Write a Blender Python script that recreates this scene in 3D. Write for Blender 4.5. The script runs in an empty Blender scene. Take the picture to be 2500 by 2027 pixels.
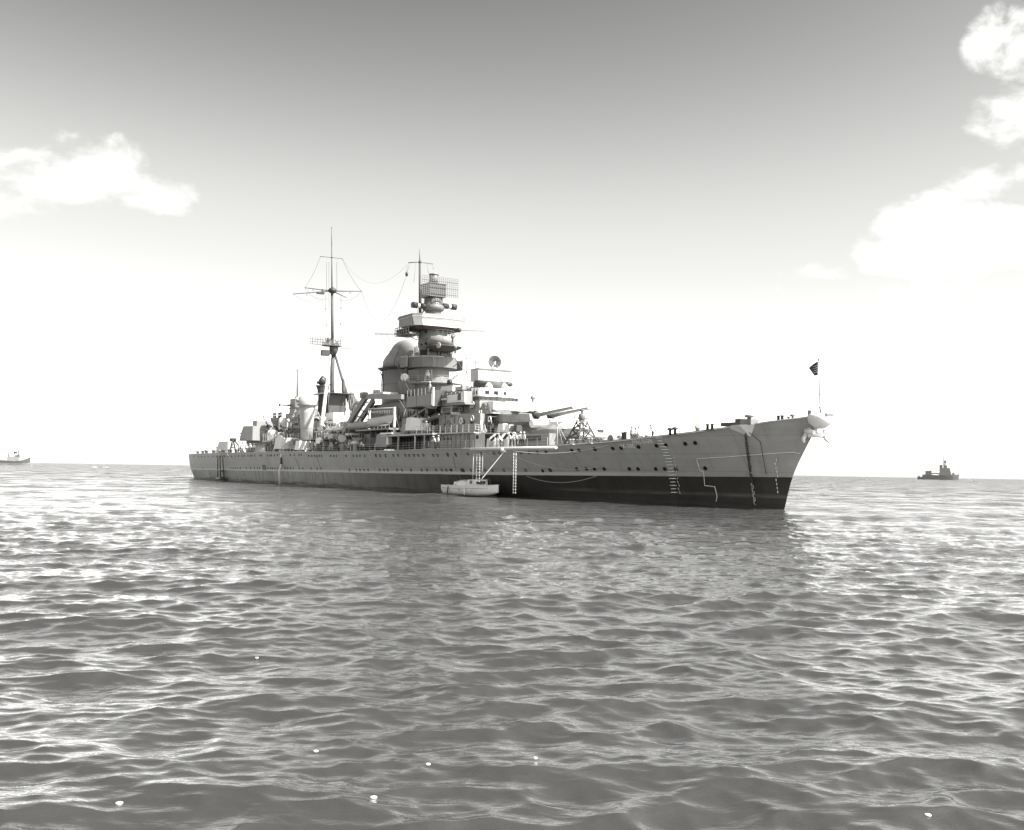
import bpy, bmesh, math, random
import numpy as np
from mathutils import Vector, Matrix
R_ = math.radians
random.seed(7)
rng = np.random.default_rng(11)
sc = bpy.context.scene
COL = sc.collection

# ------------------------------------------------------------------ camera, sky, sun, exposure
F_PX, CX, CY = 2500.0, 1250.0, 1013.5
ROLL = math.atan(0.0169)
PITCH = 0.0543
CAM_H = 3.226
cam = bpy.data.cameras.new('camera'); camo = bpy.data.objects.new('camera', cam); COL.objects.link(camo)
cam.sensor_width = 36.0; cam.lens = 36.0 * F_PX / 2500.0
cam.clip_start = 0.1; cam.clip_end = 200000
cF = Vector((0, math.cos(PITCH), math.sin(PITCH)))
cU0 = Vector((0, -math.sin(PITCH), math.cos(PITCH))); cR0 = Vector((1, 0, 0))
cR = cR0 * math.cos(ROLL) + cU0 * math.sin(ROLL)
cU = -cR0 * math.sin(ROLL) + cU0 * math.cos(ROLL)
m = Matrix((cR, cU, -cF)).transposed().to_4x4(); m.translation = Vector((0, 0, CAM_H))
camo.matrix_world = m
sc.camera = camo

SUN_EL, SUN_AZ = R_(49), R_(-25)           # azimuth measured from +X towards +Y
sdir = Vector((math.cos(SUN_EL) * math.cos(SUN_AZ), math.cos(SUN_EL) * math.sin(SUN_AZ), math.sin(SUN_EL)))
sun = bpy.data.lights.new('sun', 'SUN'); suno = bpy.data.objects.new('sun', sun); COL.objects.link(suno)
sun.energy = 5.0; sun.angle = R_(0.53); sun.color = (1.0, 0.985, 0.95)
suno.rotation_euler = sdir.to_track_quat('Z', 'Y').to_euler()

w = bpy.data.worlds.new('World'); sc.world = w; w.use_nodes = True
nt = w.node_tree; N = nt.nodes; LK = nt.links
for n in list(N): N.remove(n)
def nd(tree, t, **k):
    n = tree.nodes.new(t)
    for a, b in k.items(): setattr(n, a, b)
    return n
def mth(tree, op, a, b=None, c=None, clamp=False):
    n = tree.nodes.new('ShaderNodeMath'); n.operation = op; n.use_clamp = clamp
    for i, x in enumerate((a, b, c)):
        if x is None: continue
        if isinstance(x, (int, float)): n.inputs[i].default_value = x
        else: tree.links.new(x, n.inputs[i])
    return n.outputs[0]
out = nd(nt, 'ShaderNodeOutputWorld'); bg = nd(nt, 'ShaderNodeBackground'); bg.inputs[1].default_value = 0.1
sky = nd(nt, 'ShaderNodeTexSky', sky_type='NISHITA', sun_disc=False)
sky.sun_elevation = SUN_EL; sky.sun_rotation = math.pi / 2 - SUN_AZ
sep = nd(nt, 'ShaderNodeSeparateColor'); LK.new(sky.outputs[0], sep.inputs[0])
# red-filtered black and white film: the blue of the sky goes dark, the horizon goes white
R0 = sep.outputs[0]
xx = mth(nt, 'POWER', mth(nt, 'DIVIDE', R0, 1.7), 3.6)
rr = mth(nt, 'MULTIPLY', mth(nt, 'SUBTRACT', 1.0, mth(nt, 'EXPONENT', mth(nt, 'MULTIPLY', xx, -1.0))), 0.92)      # film toe and shoulder
ex = mth(nt, 'POWER', mth(nt, 'MAXIMUM', mth(nt, 'SUBTRACT', mth(nt, 'MINIMUM', R0, 5.2), 2.15), 0.0), 2.0)
rr = mth(nt, 'ADD', rr, mth(nt, 'MULTIPLY', ex, 0.27))
rr = mth(nt, 'MULTIPLY', rr, 4.07)
tc = nd(nt, 'ShaderNodeTexCoord')
sx = nd(nt, 'ShaderNodeSeparateXYZ'); LK.new(tc.outputs['Generated'], sx.inputs[0])
az = mth(nt, 'ARCTAN2', sx.outputs[0], sx.outputs[1]); el = mth(nt, 'ARCSINE', sx.outputs[2])
cm = nd(nt, 'ShaderNodeCombineXYZ'); LK.new(az, cm.inputs[0]); LK.new(el, cm.inputs[1])
def noise(tree, vec, scale, detail=6, rough=0.55, dist=0.0):
    n = nd(tree, 'ShaderNodeTexNoise'); n.inputs['Scale'].default_value = scale
    n.inputs['Detail'].default_value = detail; n.inputs['Roughness'].default_value = rough
    n.inputs['Distortion'].default_value = dist
    if vec is not None: tree.links.new(vec, n.inputs['Vector'])
    return n.outputs[0]
mp = nd(nt, 'ShaderNodeMapping'); mp.inputs['Scale'].default_value = (1, 1.5, 1); LK.new(cm.outputs[0], mp.inputs[0])
nz = noise(nt, mp.outputs[0], 17, 9, 0.56, 0.3)
nz2 = noise(nt, mp.outputs[0], 6.0, 6, 0.55)
nzv = noise(nt, tc.outputs['Generated'], 3.2, 7, 0.55, 0.2)
def pix_dir(px, py):
    d = (cF * F_PX + cR * (px - CX) - cU * (py - CY)).normalized()
    return math.atan2(d.x, d.y), math.asin(d.z)
blobs = [  # photo x, y, half width, half height, strength
    (2255, 560, 90, 70, 1.5), (2350, 620, 165, 85, 1.9), (2215, 625, 90, 50, 1.3), (2440, 600, 60, 55, 1.3), (2440, 450, 130, 42, 0.55), (2360, 480, 120, 30, 0.45),
    (2405, 130, 45, 110, 0.85), (2450, 230, 70, 100, 0.8), (2490, 110, 45, 70, 0.75), (2430, 320, 60, 60, 0.55), (2280, 715, 120, 24, 0.6),
    (1970, 675, 75, 30, 0.8), (1880, 705, 75, 20, 0.6), (190, 450, 170, 85, 0.95), (330, 490, 120, 50, 0.75), (90, 470, 90, 80, 0.5), (420, 515, 50, 24, 0.3),
    (2650, 300, 180, 90, 0.9), (2700, 560, 160, 60, 0.9), (-200, 480, 200, 90, 0.9)]
M_ = None
for (bx, by, hw, hh, st) in blobs:
    a0, e0 = pix_dir(bx, by)
    dx = mth(nt, 'MULTIPLY', mth(nt, 'SUBTRACT', az, a0), F_PX / hw)
    dy = mth(nt, 'MULTIPLY', mth(nt, 'SUBTRACT', el, e0), F_PX / hh)
    dy = mth(nt, 'MULTIPLY', dy, mth(nt, 'ADD', 1.0, mth(nt, 'MULTIPLY', mth(nt, 'LESS_THAN', dy, 0.0), 0.9)))   # flat bases
    r2 = mth(nt, 'ADD', mth(nt, 'MULTIPLY', dx, dx), mth(nt, 'MULTIPLY', dy, dy))
    v = mth(nt, 'MULTIPLY', mth(nt, 'SUBTRACT', 1.0, mth(nt, 'MULTIPLY', r2, 0.45)), st)
    M_ = v if M_ is None else mth(nt, 'MAXIMUM', M_, v)
# scattered cumulus over the rest of the sky, out of frame
away = nd(nt, 'ShaderNodeMapRange'); LK.new(mth(nt, 'ABSOLUTE', az), away.inputs[0])
away.inputs[1].default_value = 0.62; away.inputs[2].default_value = 0.9
ov = mth(nt, 'SUBTRACT', mth(nt, 'MULTIPLY', mth(nt, 'SUBTRACT', nzv, 0.5), 5.0), 0.55)
ov = mth(nt, 'SUBTRACT', ov, mth(nt, 'MULTIPLY', mth(nt, 'SUBTRACT', 1.0, away.outputs[0]), 4.0))
M_ = mth(nt, 'MAXIMUM', M_, ov)
val = mth(nt, 'ADD', M_, mth(nt, 'MULTIPLY', mth(nt, 'SUBTRACT', nz, 0.52), 3.0))
val = mth(nt, 'ADD', val, mth(nt, 'MULTIPLY', mth(nt, 'SUBTRACT', nz2, 0.5), 1.2))
cl = nd(nt, 'ShaderNodeMapRange', interpolation_type='SMOOTHSTEP'); LK.new(val, cl.inputs[0])
cl.inputs[1].default_value = 0.2; cl.inputs[2].default_value = 0.8
above = mth(nt, 'MULTIPLY', cl.outputs[0], mth(nt, 'GREATER_THAN', el, 0.0))
# thin bright veil low on the left
cb = mth(nt, 'ADD', 3.7, mth(nt, 'MULTIPLY', val, 0.9)); cb = mth(nt, 'MINIMUM', cb, 5.0)
mixc = nd(nt, 'ShaderNodeMix', data_type='FLOAT'); LK.new(above, mixc.inputs[0]); LK.new(rr, mixc.inputs[2]); LK.new(cb, mixc.inputs[3])
fin = mth(nt, 'MAXIMUM', mixc.outputs[0], rr)
cc = nd(nt, 'ShaderNodeCombineColor')
LK.new(fin, cc.inputs[0]); LK.new(mth(nt, 'MULTIPLY', fin, 0.997), cc.inputs[1]); LK.new(mth(nt, 'MULTIPLY', fin, 0.975), cc.inputs[2])
LK.new(cc.outputs[0], bg.inputs[0]); LK.new(bg.outputs[0], out.inputs[0])

sc.view_settings.view_transform = 'Standard'; sc.view_settings.look = 'None'
sc.view_settings.exposure = 1.3; sc.view_settings.gamma = 1.0; sc.view_settings.use_curve_mapping = False
sc.render.engine = 'CYCLES'
try:
    sc.cycles.max_bounces = 5; sc.cycles.glossy_bounces = 3; sc.cycles.diffuse_bounces = 2
    sc.cycles.use_denoising = True
    sc.cycles.sample_clamp_indirect = 6
except Exception: pass

# ------------------------------------------------------------------ ship frame: X aft, Y starboard, Z up, origin at the stem on the waterline
BX, BY = 26.0835, 97.8216
AX = Vector((-0.52696877, 0.84988465, 0)).normalized(); SX = Vector((-AX.y, AX.x, 0))
SHIP = Matrix((AX, SX, Vector((0, 0, 1)))).transposed().to_4x4(); SHIP.translation = Vector((BX, BY, 0))
SHI = SHIP.inverted(); CAML = SHI @ Vector((0, 0, CAM_H))
def rayd(px, py):
    return (SHI.to_3x3() @ (cF * F_PX + cR * (px - CX) - cU * (py - CY)))
def q(px, py, v):            # point of the sight line on the fore-and-aft plane at offset v
    d = rayd(px, py); t = (v - CAML.y) / d.y; return CAML + d * t
def qu(px, py, u):           # ... on the athwartship plane at u
    d = rayd(px, py); t = (u - CAML.x) / d.x; return CAML + d * t
def qz(px, py, z):
    d = rayd(px, py); t = (z - CAML.z) / d.z; return CAML + d * t

# ------------------------------------------------------------------ materials
def mat(name, val, rough=0.6, var=0.14, scale=0.7, streak=0.0, metallic=0.0, spec=0.4, bump=0.0, tint=(1.0, 0.99, 0.965)):
    mt = bpy.data.materials.new(name); mt.use_nodes = True; t = mt.node_tree
    b = t.nodes['Principled BSDF']; b.inputs['Roughness'].default_value = rough
    b.inputs['Metallic'].default_value = metallic
    b.inputs['Specular IOR Level'].default_value = spec
    tc = nd(t, 'ShaderNodeTexCoord')
    n1 = noise(t, tc.outputs['Object'], scale, 8, 0.62)
    f = mth(t, 'ADD', mth(t, 'MULTIPLY', mth(t, 'SUBTRACT', n1, 0.5), var * 2), 1.0)
    if streak:
        mp = nd(t, 'ShaderNodeMapping'); mp.inputs['Scale'].default_value = (1.6, 1.6, 0.10)
        t.links.new(tc.outputs['Object'], mp.inputs[0])
        n2 = noise(t, mp.outputs[0], 1.0, 7, 0.62)
        s = nd(t, 'ShaderNodeMapRange'); t.links.new(n2, s.inputs[0]); s.inputs[1].default_value = 0.5; s.inputs[2].default_value = 0.75
        f = mth(t, 'MULTIPLY', f, mth(t, 'SUBTRACT', 1.0, mth(t, 'MULTIPLY', s.outputs[0], streak)))
    f = mth(t, 'MULTIPLY', f, val)
    c = nd(t, 'ShaderNodeCombineColor')
    for i in range(3): t.links.new(mth(t, 'MULTIPLY', f, tint[i]), c.inputs[i])
    t.links.new(c.outputs[0], b.inputs['Base Color'])
    if bump:
        bp = nd(t, 'ShaderNodeBump'); bp.inputs['Strength'].default_value = bump; bp.inputs['Distance'].default_value = 0.05
        t.links.new(noise(t, tc.outputs['Object'], 2.2, 4, 0.6), bp.inputs['Height']); t.links.new(bp.outputs[0], b.inputs['Normal'])
    return mt
GREY = mat('grey_ship_paint', 0.245, 0.55, 0.16, 0.8, 0.22, bump=0.25)
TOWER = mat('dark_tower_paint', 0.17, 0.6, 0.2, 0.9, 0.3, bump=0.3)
GREYD = mat('weathered_grey_paint', 0.20, 0.6, 0.2, 0.9, 0.3, bump=0.3)
FUNNEL = mat('funnel_paint', 0.28, 0.55, 0.16, 0.7, 0.3, bump=0.25)
LIGHT = mat('pale_grey_paint', 0.44, 0.5, 0.1, 0.9, 0.12, bump=0.2)
WHITE = mat('white_paint', 0.78, 0.5, 0.06, 1.5, 0.08)
CANVAS = mat('white_canvas', 0.74, 0.85, 0.12, 3.0, bump=0.5)
DARK = mat('dark_steel', 0.045, 0.5, 0.3, 2.0)
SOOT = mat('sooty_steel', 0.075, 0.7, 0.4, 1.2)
STEEL = mat('bare_steel', 0.16, 0.45, 0.2, 2.0)
BLACK = mat('black_opening', 0.012, 0.6, 0.1, 2.0)
BROWN = mat('dark_brown', 0.05, 0.6, 0.3, 1.0, tint=(1.15, 0.95, 0.85))  # very dark brown for undersides, recessed walls and small fittings
TEAK = mat('deck_planking', 0.30, 0.7, 0.25, 1.0)
ROPE = mat('pale_rope', 0.5, 0.8, 0.1, 3.0)
SKIN = mat('skin', 0.28, 0.6, 0.05, 5.0, tint=(1.05, 0.98, 0.92))
SHIRT = mat('white_shirt', 0.75, 0.8, 0.08, 5.0)
DENIM = mat('dark_dungarees', 0.08, 0.85, 0.15, 5.0)
HAIR = mat('dark_hair', 0.03, 0.6, 0.1, 5.0)
GLASS = mat('window_glass', 0.03, 0.08, 0.1, 2.0, spec=0.6)
FLAGM = mat('dark_bunting', 0.05, 0.8, 0.2, 3.0)
BOATG = mat('lifeboat_grey_paint', 0.64, 0.5, 0.1, 1.5, 0.1)
BWHITE = mat('launch_white_paint', 0.88, 0.5, 0.16, 1.8, 0.15)
FARG = mat('distant_grey_paint', 0.2, 0.7, 0.12, 0.1)
FARL = mat('distant_pale_grey', 0.085, 0.7, 0.1, 0.1)

# ------------------------------------------------------------------ mesh builder
class MB:
    def __init__(s): s.v = []; s.f = []; s.sm = []
    def add(s, vs, fs, smooth=False):
        o = len(s.v); s.v += [tuple(x) for x in vs]
        for f in fs: s.f.append([i + o for i in f]); s.sm.append(smooth)
        return s
    def box(s, u0, u1, v0, v1, z0, z1, rot=None, tp=0.0):
        cu, cv, cz = (u0 + u1) / 2, (v0 + v1) / 2, (z0 + z1) / 2
        P = []
        for z, k in ((z0, 0), (z1, tp)):
            for (a, b) in ((u0, v0), (u1, v0), (u1, v1), (u0, v1)):
                p = Vector((cu + (a - cu) * (1 - k), cv + (b - cv) * (1 - k), z)); P.append(p)
        if rot is not None:
            c = Vector((cu, cv, cz)); P = [c + rot @ (p - c) for p in P]
        return s.add(P, [(0, 3, 2, 1), (4, 5, 6, 7), (0, 1, 5, 4), (1, 2, 6, 5), (2, 3, 7, 6), (3, 0, 4, 7)])
    def prism_side(s, pts, v0, v1):      # outline in (u, z)
        n = len(pts); P = [(a, v0, b) for a, b in pts] + [(a, v1, b) for a, b in pts]
        return s.add(P, [list(range(n)), list(range(2 * n - 1, n - 1, -1))] + [(i, i + n, (i + 1) % n + n, (i + 1) % n) for i in range(n)])
    def prism_plan(s, pts, z0, z1, sc1=1.0, c=None, smooth=False):    # outline in (u, v)
        n = len(pts)
        if c is None: c = (sum(p[0] for p in pts) / n, sum(p[1] for p in pts) / n)
        P = [(a, b, z0) for a, b in pts] + [(c[0] + (a - c[0]) * sc1, c[1] + (b - c[1]) * sc1, z1) for a, b in pts]
        s.add(P, [list(range(n))[::-1], list(range(n, 2 * n))])
        o = len(s.v) - 2 * n
        for i in range(n): s.f.append([o + i, o + (i + 1) % n, o + (i + 1) % n + n, o + i + n]); s.sm.append(smooth)
        return s
    def loft(s, rings, cap=True, smooth=False, closed=True):
        o = len(s.v); n = len(rings[0])
        for r in rings: s.v += [tuple(p) for p in r]
        for k in range(len(rings) - 1):
            for i in range(n if closed else n - 1):
                j = (i + 1) % n
                s.f.append([o + k * n + i, o + k * n + j, o + (k + 1) * n + j, o + (k + 1) * n + i]); s.sm.append(smooth)
        if cap:
            s.f.append([o + i for i in range(n)][::-1]); s.sm.append(False)
            s.f.append([o + (len(rings) - 1) * n + i for i in range(n)]); s.sm.append(False)
        return s
    def tube(s, pts, r, n=6, smooth=True, r1=None):
        pts = [Vector(p) for p in pts]; rings = []
        for i, p in enumerate(pts):
            d = (pts[min(i + 1, len(pts) - 1)] - pts[max(i - 1, 0)]).normalized()
            a = d.orthogonal().normalized() if i == 0 else (pa - d * pa.dot(d)).normalized()
            pa = a; b = d.cross(a)
            rad = r if r1 is None else r + (r1 - r) * i / (len(pts) - 1)
            rings.append([p + (a * math.cos(t) + b * math.sin(t)) * rad for t in [2 * math.pi * k / n for k in range(n)]])
        return s.loft(rings, smooth=smooth)
    def lathe(s, c, prof, n=20, axis=(0, 0, 1), sy=1.0, a0=0, a1=2 * math.pi, smooth=True):
        ax = Vector(axis).normalized(); x = Vector((1, 0, 0)) if abs(ax.z) > .9 else ax.orthogonal().normalized()
        x = (x - ax * x.dot(ax)).normalized(); y = ax.cross(x); c = Vector(c); full = abs(a1 - a0 - 2 * math.pi) < 1e-6
        k = n if full else n + 1
        rings = [[c + ax * h + (x * math.cos(a0 + (a1 - a0) * i / n) + y * sy * math.sin(a0 + (a1 - a0) * i / n)) * r for i in range(k)] for r, h in prof]
        return s.loft(rings, cap=full, smooth=smooth, closed=full)
    def sphere(s, c, r, n=14, sz=1.0, zmin=-1.0):
        pr = [(math.cos(t) * r, math.sin(t) * r * sz) for t in [max(-math.pi / 2 + math.pi * i / (n // 2), math.asin(max(zmin, -1))) for i in range(n // 2 + 1)]]
        return s.lathe(c, [(max(a, 1e-3), b) for a, b in pr], n)
    def rail(s, pts, h=1.0, step=1.6, r=0.022, lines=3):
        pts = [Vector(p) for p in pts]
        for a, b in zip(pts[:-1], pts[1:]):
            L = (b - a).length; k = max(1, round(L / step))
            for i in range(k + 1):
                p = a.lerp(b, i / k); s.tube([p, p + Vector((0, 0, h))], r * 1.25, 4, False)
            for j in range(1, lines + 1):
                z = Vector((0, 0, h * j / lines)); s.tube([a + z, b + z], r * 0.8, 4, False)
        return s
    def build(s, name, material, parent=None, off=None):
        me = bpy.data.meshes.new(name)
        vs = s.v if off is None else [(a - off[0], b - off[1], c - off[2]) for a, b, c in s.v]
        me.from_pydata(vs, [], s.f); me.polygons.foreach_set('use_smooth', s.sm)
        bm = bmesh.new(); bm.from_mesh(me); bmesh.ops.recalc_face_normals(bm, faces=bm.faces); bm.to_mesh(me); bm.free()
        me.materials.append(material); me.update()
        o = bpy.data.objects.new(name, me); COL.objects.link(o)
        if parent is not None: o.parent = parent
        return o
def tag(o, label=None, cat=None, group=None, kind=None):
    if label: o['label'] = label
    if cat: o['category'] = cat
    if group: o['group'] = group
    if kind: o['kind'] = kind
    return o
def thing(name, label, cat, loc=(0, 0, 0), rotz=0.0, group=None, ship=True):   # an Empty at the base; loc in ship coordinates when ship
    o = bpy.data.objects.new(name, None); COL.objects.link(o)
    o.matrix_world = (SHIP if ship else Matrix.Identity(4)) @ Matrix.Translation(Vector(loc)) @ Matrix.Rotation(rotz, 4, 'Z')
    return tag(o, label, cat, group)
def copy_tree(o, parent=None):
    c = o.copy(); COL.objects.link(c)
    if parent is not None: c.parent = parent
    for ch in list(o.children): copy_tree(ch, c)
    return c

# ------------------------------------------------------------------ sea
def make_sea():
    rows_far = 780
    inv = np.linspace(1 / 7.5, 1 / 30000.0, rows_far)
    r = np.concatenate([np.linspace(0.3, 7.5, 45, endpoint=False), 1 / inv])
    az = np.concatenate([np.linspace(-math.pi, R_(-37), 40, endpoint=False), np.linspace(R_(-37), R_(37), 1230), np.linspace(R_(37), math.pi, 41)[1:]])
    Rr, Az = np.meshgrid(r, az, indexing='ij')
    X = (Rr * np.sin(Az)).astype(np.float64); Y = Rr * np.cos(Az)
    dr = np.gradient(r)[:, None]
    Z = np.zeros_like(X); DX = np.zeros_like(X); DY = np.zeros_like(X); J = np.zeros_like(X)
    n = 150
    lam = np.exp(np.linspace(math.log(0.22), math.log(17), n)) * rng.uniform(0.96, 1.04, n)
    main = R_(-96)
    for L in lam:
        spread = 0.90 if L < 1.0 else (0.68 if L < 4 else 0.45)
        th = main + rng.normal(0, spread); k = 2 * math.pi / L
        sl = 0.025 if L < 0.5 else (0.035 if L < 1.8 else 0.017)
        if L > 4: sl = 0.011
        if L > 8: sl = 0.007
        a = L * sl / (2 * math.pi)
        # group envelope so patches are calm and patches are steep
        ph = rng.uniform(0, 2 * math.pi); d = (math.cos(th), math.sin(th))
        lim = (r < L * 160).sum(); lim = min(len(r), max(lim, 60))
        fade = np.clip((L / (0.8 * dr[:lim]) - 0.5), 0.0, 1.0)
        if L > 2.5: fade = np.maximum(fade, 0.45)
        if not fade.any(): continue
        lim = len(r) if L > 2.5 else int(np.nonzero(fade[:, 0])[0].max()) + 1
        lim = min(lim, (r < 3500).sum())
        fade = np.clip((L / (0.8 * dr[:lim]) - 0.5), 0.0, 1.0)
        if L > 2.5: fade = np.maximum(fade, 0.45)
        x = X[:lim]; y = Y[:lim]
        e = 0.75 + 0.5 * np.sin(k * 0.13 * (x * d[1] - y * d[0]) + ph * 3) * np.sin(k * 0.11 * (x * d[0] + y * d[1]) + ph * 5)
        p = k * (x * d[0] + y * d[1]) + ph
        c = np.cos(p) * a * e * fade; s_ = np.sin(p) * a * e * fade
        Z[:lim] += c; DX[:lim] -= d[0] * s_ * 1.4; DY[:lim] -= d[1] * s_ * 1.4; J[:lim] += k * c
    X += DX; Y += DY
    nr, na = X.shape
    me = bpy.data.meshes.new('sea')
    co = np.stack([X, Y, Z], -1).reshape(-1, 3).astype(np.float32)
    idx = np.arange(nr * na).reshape(nr, na)
    quads = np.stack([idx[:-1, :-1], idx[:-1, 1:], idx[1:, 1:], idx[1:, :-1]], -1).reshape(-1, 4)[:, ::-1]
    me.vertices.add(len(co)); me.vertices.foreach_set('co', co.ravel())
    me.loops.add(quads.size); me.loops.foreach_set('vertex_index', quads.astype(np.int32).ravel())
    me.polygons.add(len(quads)); me.polygons.foreach_set('loop_start', np.arange(0, quads.size, 4, dtype=np.int32))
    me.polygons.foreach_set('use_smooth', np.ones(len(quads), bool))
    me.update(calc_edges=True)
    at = me.attributes.new('crest', 'FLOAT', 'POINT'); at.data.foreach_set('value', J.ravel().astype(np.float32))
    far = np.broadcast_to(np.clip((np.log(Rr) - math.log(25)) / (math.log(900) - math.log(25)), 0, 1), X.shape)
    at = me.attributes.new('far', 'FLOAT', 'POINT'); at.data.foreach_set('value', far.ravel().astype(np.float32))
    o = bpy.data.objects.new('sea', me); COL.objects.link(o); tag(o, kind='structure')
    mt = bpy.data.materials.new('sea_water'); mt.use_nodes = True; t = mt.node_tree; b = t.nodes['Principled BSDF']
    tc = nd(t, 'ShaderNodeTexCoord')
    A = nd(t, 'ShaderNodeAttribute', attribute_name='far'); Cc = nd(t, 'ShaderNodeAttribute', attribute_name='crest')
    b.inputs['IOR'].default_value = 1.75
    # ripples: fine ones everywhere, longer ones that take over where the mesh gets coarse
    mp1 = nd(t, 'ShaderNodeMapping'); mp1.inputs['Rotation'].default_value = (0, 0, R_(6)); mp1.inputs['Scale'].default_value = (0.55, 1, 1)
    t.links.new(tc.outputs['Object'], mp1.inputs[0])
    n1 = noise(t, mp1.outputs[0], 9.0, 3, 0.6, 0.4); n2 = noise(t, mp1.outputs[0], 2.6, 4, 0.6, 0.3); n3 = noise(t, mp1.outputs[0], 0.42, 5, 0.62, 0.3)
    h1 = mth(t, 'MULTIPLY', n1, 0.005)
    h2 = mth(t, 'MULTIPLY', n2, mth(t, 'ADD', 0.024, mth(t, 'MULTIPLY', A.outputs['Fac'], 0.06)))
    h3 = mth(t, 'MULTIPLY', n3, mth(t, 'MULTIPLY', A.outputs['Fac'], 2.2))
    mp4 = nd(t, 'ShaderNodeMapping'); mp4.inputs['Scale'].default_value = (1.2, 1, 1); t.links.new(tc.outputs['Object'], mp4.inputs[0])
    n4 = noise(t, mp4.outputs[0], 0.11, 6, 0.68, 0.4); n5 = noise(t, mp4.outputs[0], 0.022, 5, 0.65, 0.4)
    far2 = nd(t, 'ShaderNodeMapRange'); t.links.new(A.outputs['Fac'], far2.inputs[0]); far2.inputs[1].default_value = 0.25; far2.inputs[2].default_value = 0.6
    mp5 = nd(t, 'ShaderNodeMapping'); mp5.inputs['Scale'].default_value = (1.6, 1, 1); t.links.new(tc.outputs['Object'], mp5.inputs[0])
    n6 = noise(t, mp5.outputs[0], 0.075, 9, 0.78, 0.3)
    pt = nd(t, 'ShaderNodeMapRange'); t.links.new(n6, pt.inputs[0]); pt.inputs[1].default_value = 0.47; pt.inputs[2].default_value = 0.60
    t.links.new(mth(t, 'ADD', mth(t, 'ADD', 0.06, mth(t, 'MULTIPLY', A.outputs['Fac'], 0.10)), mth(t, 'MULTIPLY', mth(t, 'MULTIPLY', pt.outputs[0], far2.outputs[0]), 0.34)), b.inputs['Roughness'])
    h4 = mth(t, 'MULTIPLY', mth(t, 'ADD', mth(t, 'MULTIPLY', n4, 2.6), mth(t, 'MULTIPLY', n5, 7.0)), far2.outputs[0])
    bp = nd(t, 'ShaderNodeBump'); bp.inputs['Strength'].default_value = 0.9; bp.inputs['Distance'].default_value = 1.0
    t.links.new(mth(t, 'ADD', mth(t, 'ADD', mth(t, 'ADD', h1, h2), h3), h4), bp.inputs['Height']); t.links.new(bp.outputs[0], b.inputs['Normal'])
    # foam where crests pinch
    fn = noise(t, tc.outputs['Object'], 7.0, 5, 0.7); fb = noise(t, tc.outputs['Object'], 0.22, 2, 0.5)
    fm = mth(t, 'ADD', Cc.outputs['Fac'], mth(t, 'MULTIPLY', mth(t, 'SUBTRACT', fb, 0.5), 2.6))
    fm = mth(t, 'ADD', fm, mth(t, 'MULTIPLY', mth(t, 'SUBTRACT', fn, 0.5), 2.2))
    fr = nd(t, 'ShaderNodeMapRange'); t.links.new(fm, fr.inputs[0]); fr.inputs[1].default_value = 1.34; fr.inputs[2].default_value = 1.55
    cr = nd(t, 'ShaderNodeMix', data_type='RGBA'); t.links.new(fr.outputs[0], cr.inputs[0])
    cr.inputs[6].default_value = (0.044, 0.0438, 0.043, 1); cr.inputs[7].default_value = (0.7, 0.7, 0.68, 1)
    t.links.new(cr.outputs[2], b.inputs['Base Color'])
    me.materials.append(mt)
    return o
make_sea()

# ------------------------------------------------------------------ hull form
def interp(x, T):
    if x <= T[0][0]: return T[0][1]
    for (a, b), (c, d) in zip(T[:-1], T[1:]):
        if x <= c:
            return b + (d - b) * (x - a) / (c - a)
    return T[-1][1]
def smoothT(T, step=1.0):        # Catmull-like smoothing by sampling a cubic
    xs = [a for a, _ in T]; ys = [b for _, b in T]
    def fn(x):
        if x <= xs[0]: return ys[0]
        if x >= xs[-1]: return ys[-1]
        i = max(k for k in range(len(xs)) if xs[k] <= x); i = min(i, len(xs) - 2)
        h = xs[i + 1] - xs[i]; t = (x - xs[i]) / h
        def slope(k):
            if k == 0: return (ys[1] - ys[0]) / (xs[1] - xs[0])
            if k == len(xs) - 1: return (ys[-1] - ys[-2]) / (xs[-1] - xs[-2])
            s0 = (ys[k] - ys[k - 1]) / (xs[k] - xs[k - 1]); s1 = (ys[k + 1] - ys[k]) / (xs[k + 1] - xs[k])
            return 0 if s0 * s1 <= 0 else 2 * s0 * s1 / (s0 + s1)
        m0, m1 = slope(i) * h, slope(i + 1) * h
        return (2*t**3-3*t*t+1)*ys[i] + (t**3-2*t*t+t)*m0 + (-2*t**3+3*t*t)*ys[i+1] + (t**3-t*t)*m1
    return fn
# half-breadths against distance from the stem at that height
bwl = smoothT([(0, 0.0), (3, 0.42), (8, 1.15), (18, 2.7), (30, 4.7), (42, 6.5), (56, 8.1), (70, 9.1), (90, 9.7), (140, 9.7), (160, 8.9), (180, 6.9), (195, 4.4), (203, 2.2), (207.7, 0.0)])
bdk = smoothT([(0, 0.15), (1.2, 1.15), (4, 2.35), (8, 3.6), (14, 5.0), (22, 6.4), (34, 8.2), (48, 9.6), (62, 10.4), (80, 10.8), (140, 10.8), (165, 10.1), (185, 8.5), (200, 6.0), (210, 3.6), (216, 1.9), (219.3, 0.1)])
ustem = smoothT([(-2, 0.7), (0, 0.0), (3.0, -1.0), (6.6, -3.2), (8.9, -4.8)])
ustern = smoothT([(-2, 205.5), (0, 208.0), (2.0, 211.3), (3.0, 212.5), (6.4, 214.6)])
def hv(u, z, zd):
    t = max(0.0, min(1.0, z / zd)); us, ue = ustem(z), ustern(z)
    s = (u - us) / (ue - us)
    if s <= 0 or s >= 1: return 0.0
    a = bwl(s * 207.7) ; b = bdk(s * 219.3)
    p = 1.25 if u < 40 else 1.25 - 0.55 * min(1, (u - 40) / 60)
    return a + (b - a) * t ** p
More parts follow.
